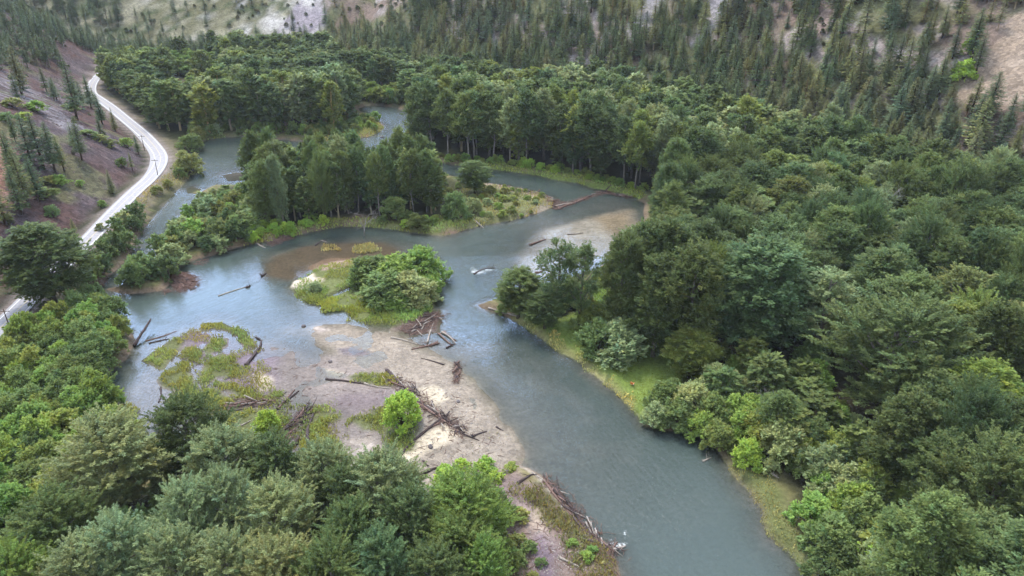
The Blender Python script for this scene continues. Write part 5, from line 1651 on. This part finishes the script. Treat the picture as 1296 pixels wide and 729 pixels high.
sward([(300,540),(330,560),(420,595),(380,605),(280,600)], 6, .8, (.13, .14, .045), .3, thin=.4)
v, f, t = gb.get()
tag(link('marsh_grass', mesh_np('marsh_grass', v, f, M_GRASS, False, {'tint': ('FLOAT_COLOR', t)})), 'yellow-green sedge and grass on the marsh, islands and banks', 'grass', kind='stuff')

# ------------------------------------------------------------------ bare trees
for px, py, H, v_, lb in [(540,104,12,0,'pale leafless tree above the front row of the side channel'), (830,114,12,1,'grey leafless tree at the upper edge of the right bank forest'),
                          (1075,190,12,2,'grey leafless tree among the conifers at the slope foot'), (1288,666,12,1,'bare whitish branches at the right edge of the bottom corner'),
                          (455,252,12,2,'bare thin trunk inside the island grove'), (1012,262,22,0,'pale dead snag poking out of the middle of the right bank forest'),
                          (1112,228,21,1,'grey dead snag in the canopy below the conifer slope'), (902,212,22,2,'thin dead snag in the canopy behind the side channel forest'), (1186,300,21,0,'forked dead snag in the canopy near the right edge'),
                          (968,486,9,1,'grey leafless bush-like tree in the understory behind the meadow'), (243,240,8,0,'bare-stemmed tree at the stream end of the middle island')]:
    x, y = top_at(px, py, H)
    o = link('dead_tree', DEAD[v_], None, (x, y, float(ground_at(x, y))))
    o.scale = (H / 14, H / 14, H / 14)
    tag(o, lb, 'dead tree')

# ------------------------------------------------------------------ by the road
for (bx_, by_), hgt, lb in [((200, 222), 6.4, 'wooden utility pole with crossarm standing at the road bend'), ((183, 190), 6.4, 'wooden utility pole with crossarm just before the road bend'),
                            ((16, 425), 7.0, 'wooden utility pole beside the road near the big cottonwood')]:
    x, y = G(bx_, by_, ROAD_Z)
    z = float(ground_at(x, y))
    e = bpy.data.objects.new('utility_pole', None); COL.objects.link(e); e.location = (x, y, z)
    tag(e, lb, 'pole', 'utility poles along the road')
    v, f = tube(np.array([[0, 0, -.5], [0, 0, hgt * .5], [0, 0, hgt]]), [.13, .12, .09], 8)
    link('post', mesh_np('post', v, f, M_BARKB, True), e)
    v, f = tube(np.array([[-1.2, 0, hgt - .6], [0, 0.02, hgt - .6], [1.2, 0, hgt - .6]]), [.06, .06, .06], 6)
    link('crossarm', mesh_np('crossarm', v, f, M_BARKB, True), e)
    for s in (-1.05, -.4, .4, 1.05):
        v, f = tube(np.array([[s, 0, hgt - .55], [s, 0, hgt - .38], [s, 0, hgt - .28]]), [.05, .07, .03], 6)
        link('insulator', mesh_np('insulator', v, f, M_ROADG, True), e)

# camp chair on the meadow
M_ORANGE = plain_material('orange_cloth', (.75, .20, .05), .8, .1, 8)
M_CREAM = plain_material('cream_cloth', (.8, .68, .5), .8, .08, 8)
M_STEEL = plain_material('dark_steel', (.08, .08, .08), .4, .1, 8, .8)
def slab(p, t):
    """a padded panel from its four corners"""
    p = np.asarray(p, float); n = unit(np.cross(p[1] - p[0], p[3] - p[0])) * t
    m = p.mean(0)
    v = np.vstack([p, p + n, m[None] - n * .4, m[None] + n * 1.4])
    q = [(0, 1, 5, 4), (1, 2, 6, 5), (2, 3, 7, 6), (3, 0, 4, 7), (8, 2, 1, 0), (8, 0, 3, 2), (9, 4, 5, 6), (9, 6, 7, 4)]
    return v, np.array(q)
x, y = G(800, 488, 1.35)
e = bpy.data.objects.new('camp_chair', None); COL.objects.link(e); e.location = (x, y, float(ground_at(x, y))); e.rotation_euler = (0, 0, 2.6)
tag(e, 'small orange and cream camp chair alone on the riverside meadow', 'chair')
v, f = slab([(-.3, -.3, .40), (.3, -.3, .40), (.3, .25, .36), (-.3, .25, .36)], .05); link('seat', mesh_np('seat', v, f, M_CREAM), e)
v, f = slab([(-.3, .25, .38), (.3, .25, .38), (.3, .42, 1.0), (-.3, .42, 1.0)], .05); link('backrest', mesh_np('backrest', v, f, M_ORANGE), e)
for sx in (-.3, .3):
    for y0, y1 in ((-.3, .3), (.3, -.3)):
        v, f = tube(np.array([[sx, y0, 0], [sx, 0, .2], [sx, y1, .42]]), [.02, .02, .02], 6)
        link('leg', mesh_np('leg', v, f, M_STEEL, True), e)
    v, f = slab([(sx - .05, -.3, .62), (sx + .05, -.3, .62), (sx + .05, .3, .64), (sx - .05, .3, .64)], .04); link('armrest', mesh_np('armrest', v, f, M_ORANGE), e)

# loose stones nobody would count: cobbles on the bars, blocks on the scree
def stones(name, x, y, s, mat, label, float_ok=False):
    r = np.random.default_rng(len(x))
    o6 = np.array([(1, 0, 0), (0, 1, 0), (-1, 0, 0), (0, -1, 0), (0, 0, 1), (0, 0, -1)], float)
    n = len(x)
    a = r.uniform(0, 6.28, n)
    v = o6[None] * np.stack([s * r.uniform(.7, 1.3, n), s * r.uniform(.6, 1.1, n), s * r.uniform(.4, .8, n)], 1)[:, None, :] * r.uniform(.75, 1.2, (n, 6, 1))
    w = np.stack([v[..., 0] * np.cos(a)[:, None] - v[..., 1] * np.sin(a)[:, None] + x[:, None], v[..., 0] * np.sin(a)[:, None] + v[..., 1] * np.cos(a)[:, None] + y[:, None],
                  v[..., 2] + (ground_at(x, y) + s * .15)[:, None]], 2).reshape(-1, 3)
    t = np.array([(0, 1, 4), (1, 2, 4), (2, 3, 4), (3, 0, 4), (1, 0, 5), (2, 1, 5), (3, 2, 5), (0, 3, 5)])
    f = (np.arange(n)[:, None, None] * 6 + t[None]).reshape(-1, 3)
    tag(link(name, mesh_np(name, w, f, mat)), label, 'stones', kind='stuff')
M_COBBLE = plain_material('river_cobble', (.30, .26, .23), .9, .55, .7)
M_SCREE = plain_material('scree_block', (.125, .090, .085), .95, .55, .6)
sx_, sy_ = [], []
for poly, n in (([(385,415),(500,425),(600,485),(660,575),(610,610),(510,610),(430,590),(420,540),(500,520),(470,480)], 5200), ([(620,625),(690,615),(740,670),(780,705),(720,745),(650,720)], 900),
                ([(640,236),(705,252),(695,268),(640,282),(560,297),(600,284)], 900)):
    w = GP(poly, .2); lo, hi = w.min(0), w.max(0)
    x, y = gr.uniform(lo[0], hi[0], n * 2), gr.uniform(lo[1], hi[1], n * 2)
    k = inside(x, y, w) & (ground_at(x, y) > -.12) & (fbm(x, y, 6, 501, 3) > .45)
    sx_.append(x[k]); sy_.append(y[k])
sx_, sy_ = np.concatenate(sx_), np.concatenate(sy_)
stones('river_cobbles', sx_, sy_, .07 + .20 * gr.beta(1, 4, len(sx_)), M_COBBLE, 'grey cobbles strewn over the gravel bars')
x, y = gr.uniform(-300, -110, 26000), gr.uniform(120, 420, 26000)
k = (roaddist(x, y) < -7.5) & framed(x, y, ground_at(x, y), 1, 40, 20) & (fbm(x * .9 + y * .55, y * .35 - x * .3, 16, 70, 4) > .47)
x, y = x[k], y[k]
stones('scree_blocks', x, y, .10 + .75 * gr.beta(1, 6, len(x)), M_SCREE, 'purple brown blocks lying over the left scree slope')

# pale boulders in the stream
def boulder(px, py, s, col, label, seed):
    r = np.random.default_rng(seed)
    n, m = 12, 8
    v = []
    for i in range(m + 1):
        th = math.pi * i / m
        for k in range(n):
            ph = 2 * math.pi * k / n
            v.append((math.sin(th) * math.cos(ph), math.sin(th) * math.sin(ph), math.cos(th)))
    v = np.array(v)
    k = np.array([1, r.uniform(.6, .9), r.uniform(.45, .7)])
    nz = 1 + .25 * (fbm(v[:, 0] * 3 + seed, v[:, 1] * 3 + v[:, 2] * 2, 1.6, seed, 3) - .5) * 2
    v = v * nz[:, None] * k * s
    f = np.array([(i * n + a, i * n + (a + 1) % n, (i + 1) * n + (a + 1) % n, (i + 1) * n + a) for i in range(m) for a in range(n)])
    x, y = G(px, py, 0)
    o = link('boulder', mesh_np('boulder', v, f, col, True), None, (x, y, max(float(ground_at(x, y)), 0) + s * .1))
    o.rotation_euler = (0, 0, r.uniform(0, 6))
    tag(o, label, 'rock', 'boulders in the river')
M_ROCK = plain_material('pale_rock', (.45, .39, .33), .9, .3, 2)
M_ROCKD = plain_material('dark_rock', (.13, .11, .11), .9, .3, 2)
boulder(306, 192, 1.5, M_ROCK, 'pale boulder at the island shore in the stream bend', 1)
boulder(303, 196, .9, M_ROCKD, 'dark boulder beside the pale one in the stream bend', 2)
boulder(309, 189, 1.1, M_ROCK, 'smaller pale boulder farther up the island shore', 3)
boulder(483, 174, .8, M_ROCKD, 'dark boulder off the far point of the river bend', 4)
boulder(384, 413, .55, M_ROCKD, 'dark stone at the upper end of the pale sand tongue', 5)
boulder(418, 458, .6, M_ROCKD, 'dark stone in the shallows below the mauve patch', 6)
boulder(580, 509, .5, M_ROCKD, 'dark stone on the gravel near the water', 7)
boulder(545, 567, .6, M_ROCKD, 'dark stone on the wet sand under the driftwood jam', 8)
print('things', len(COL.objects))
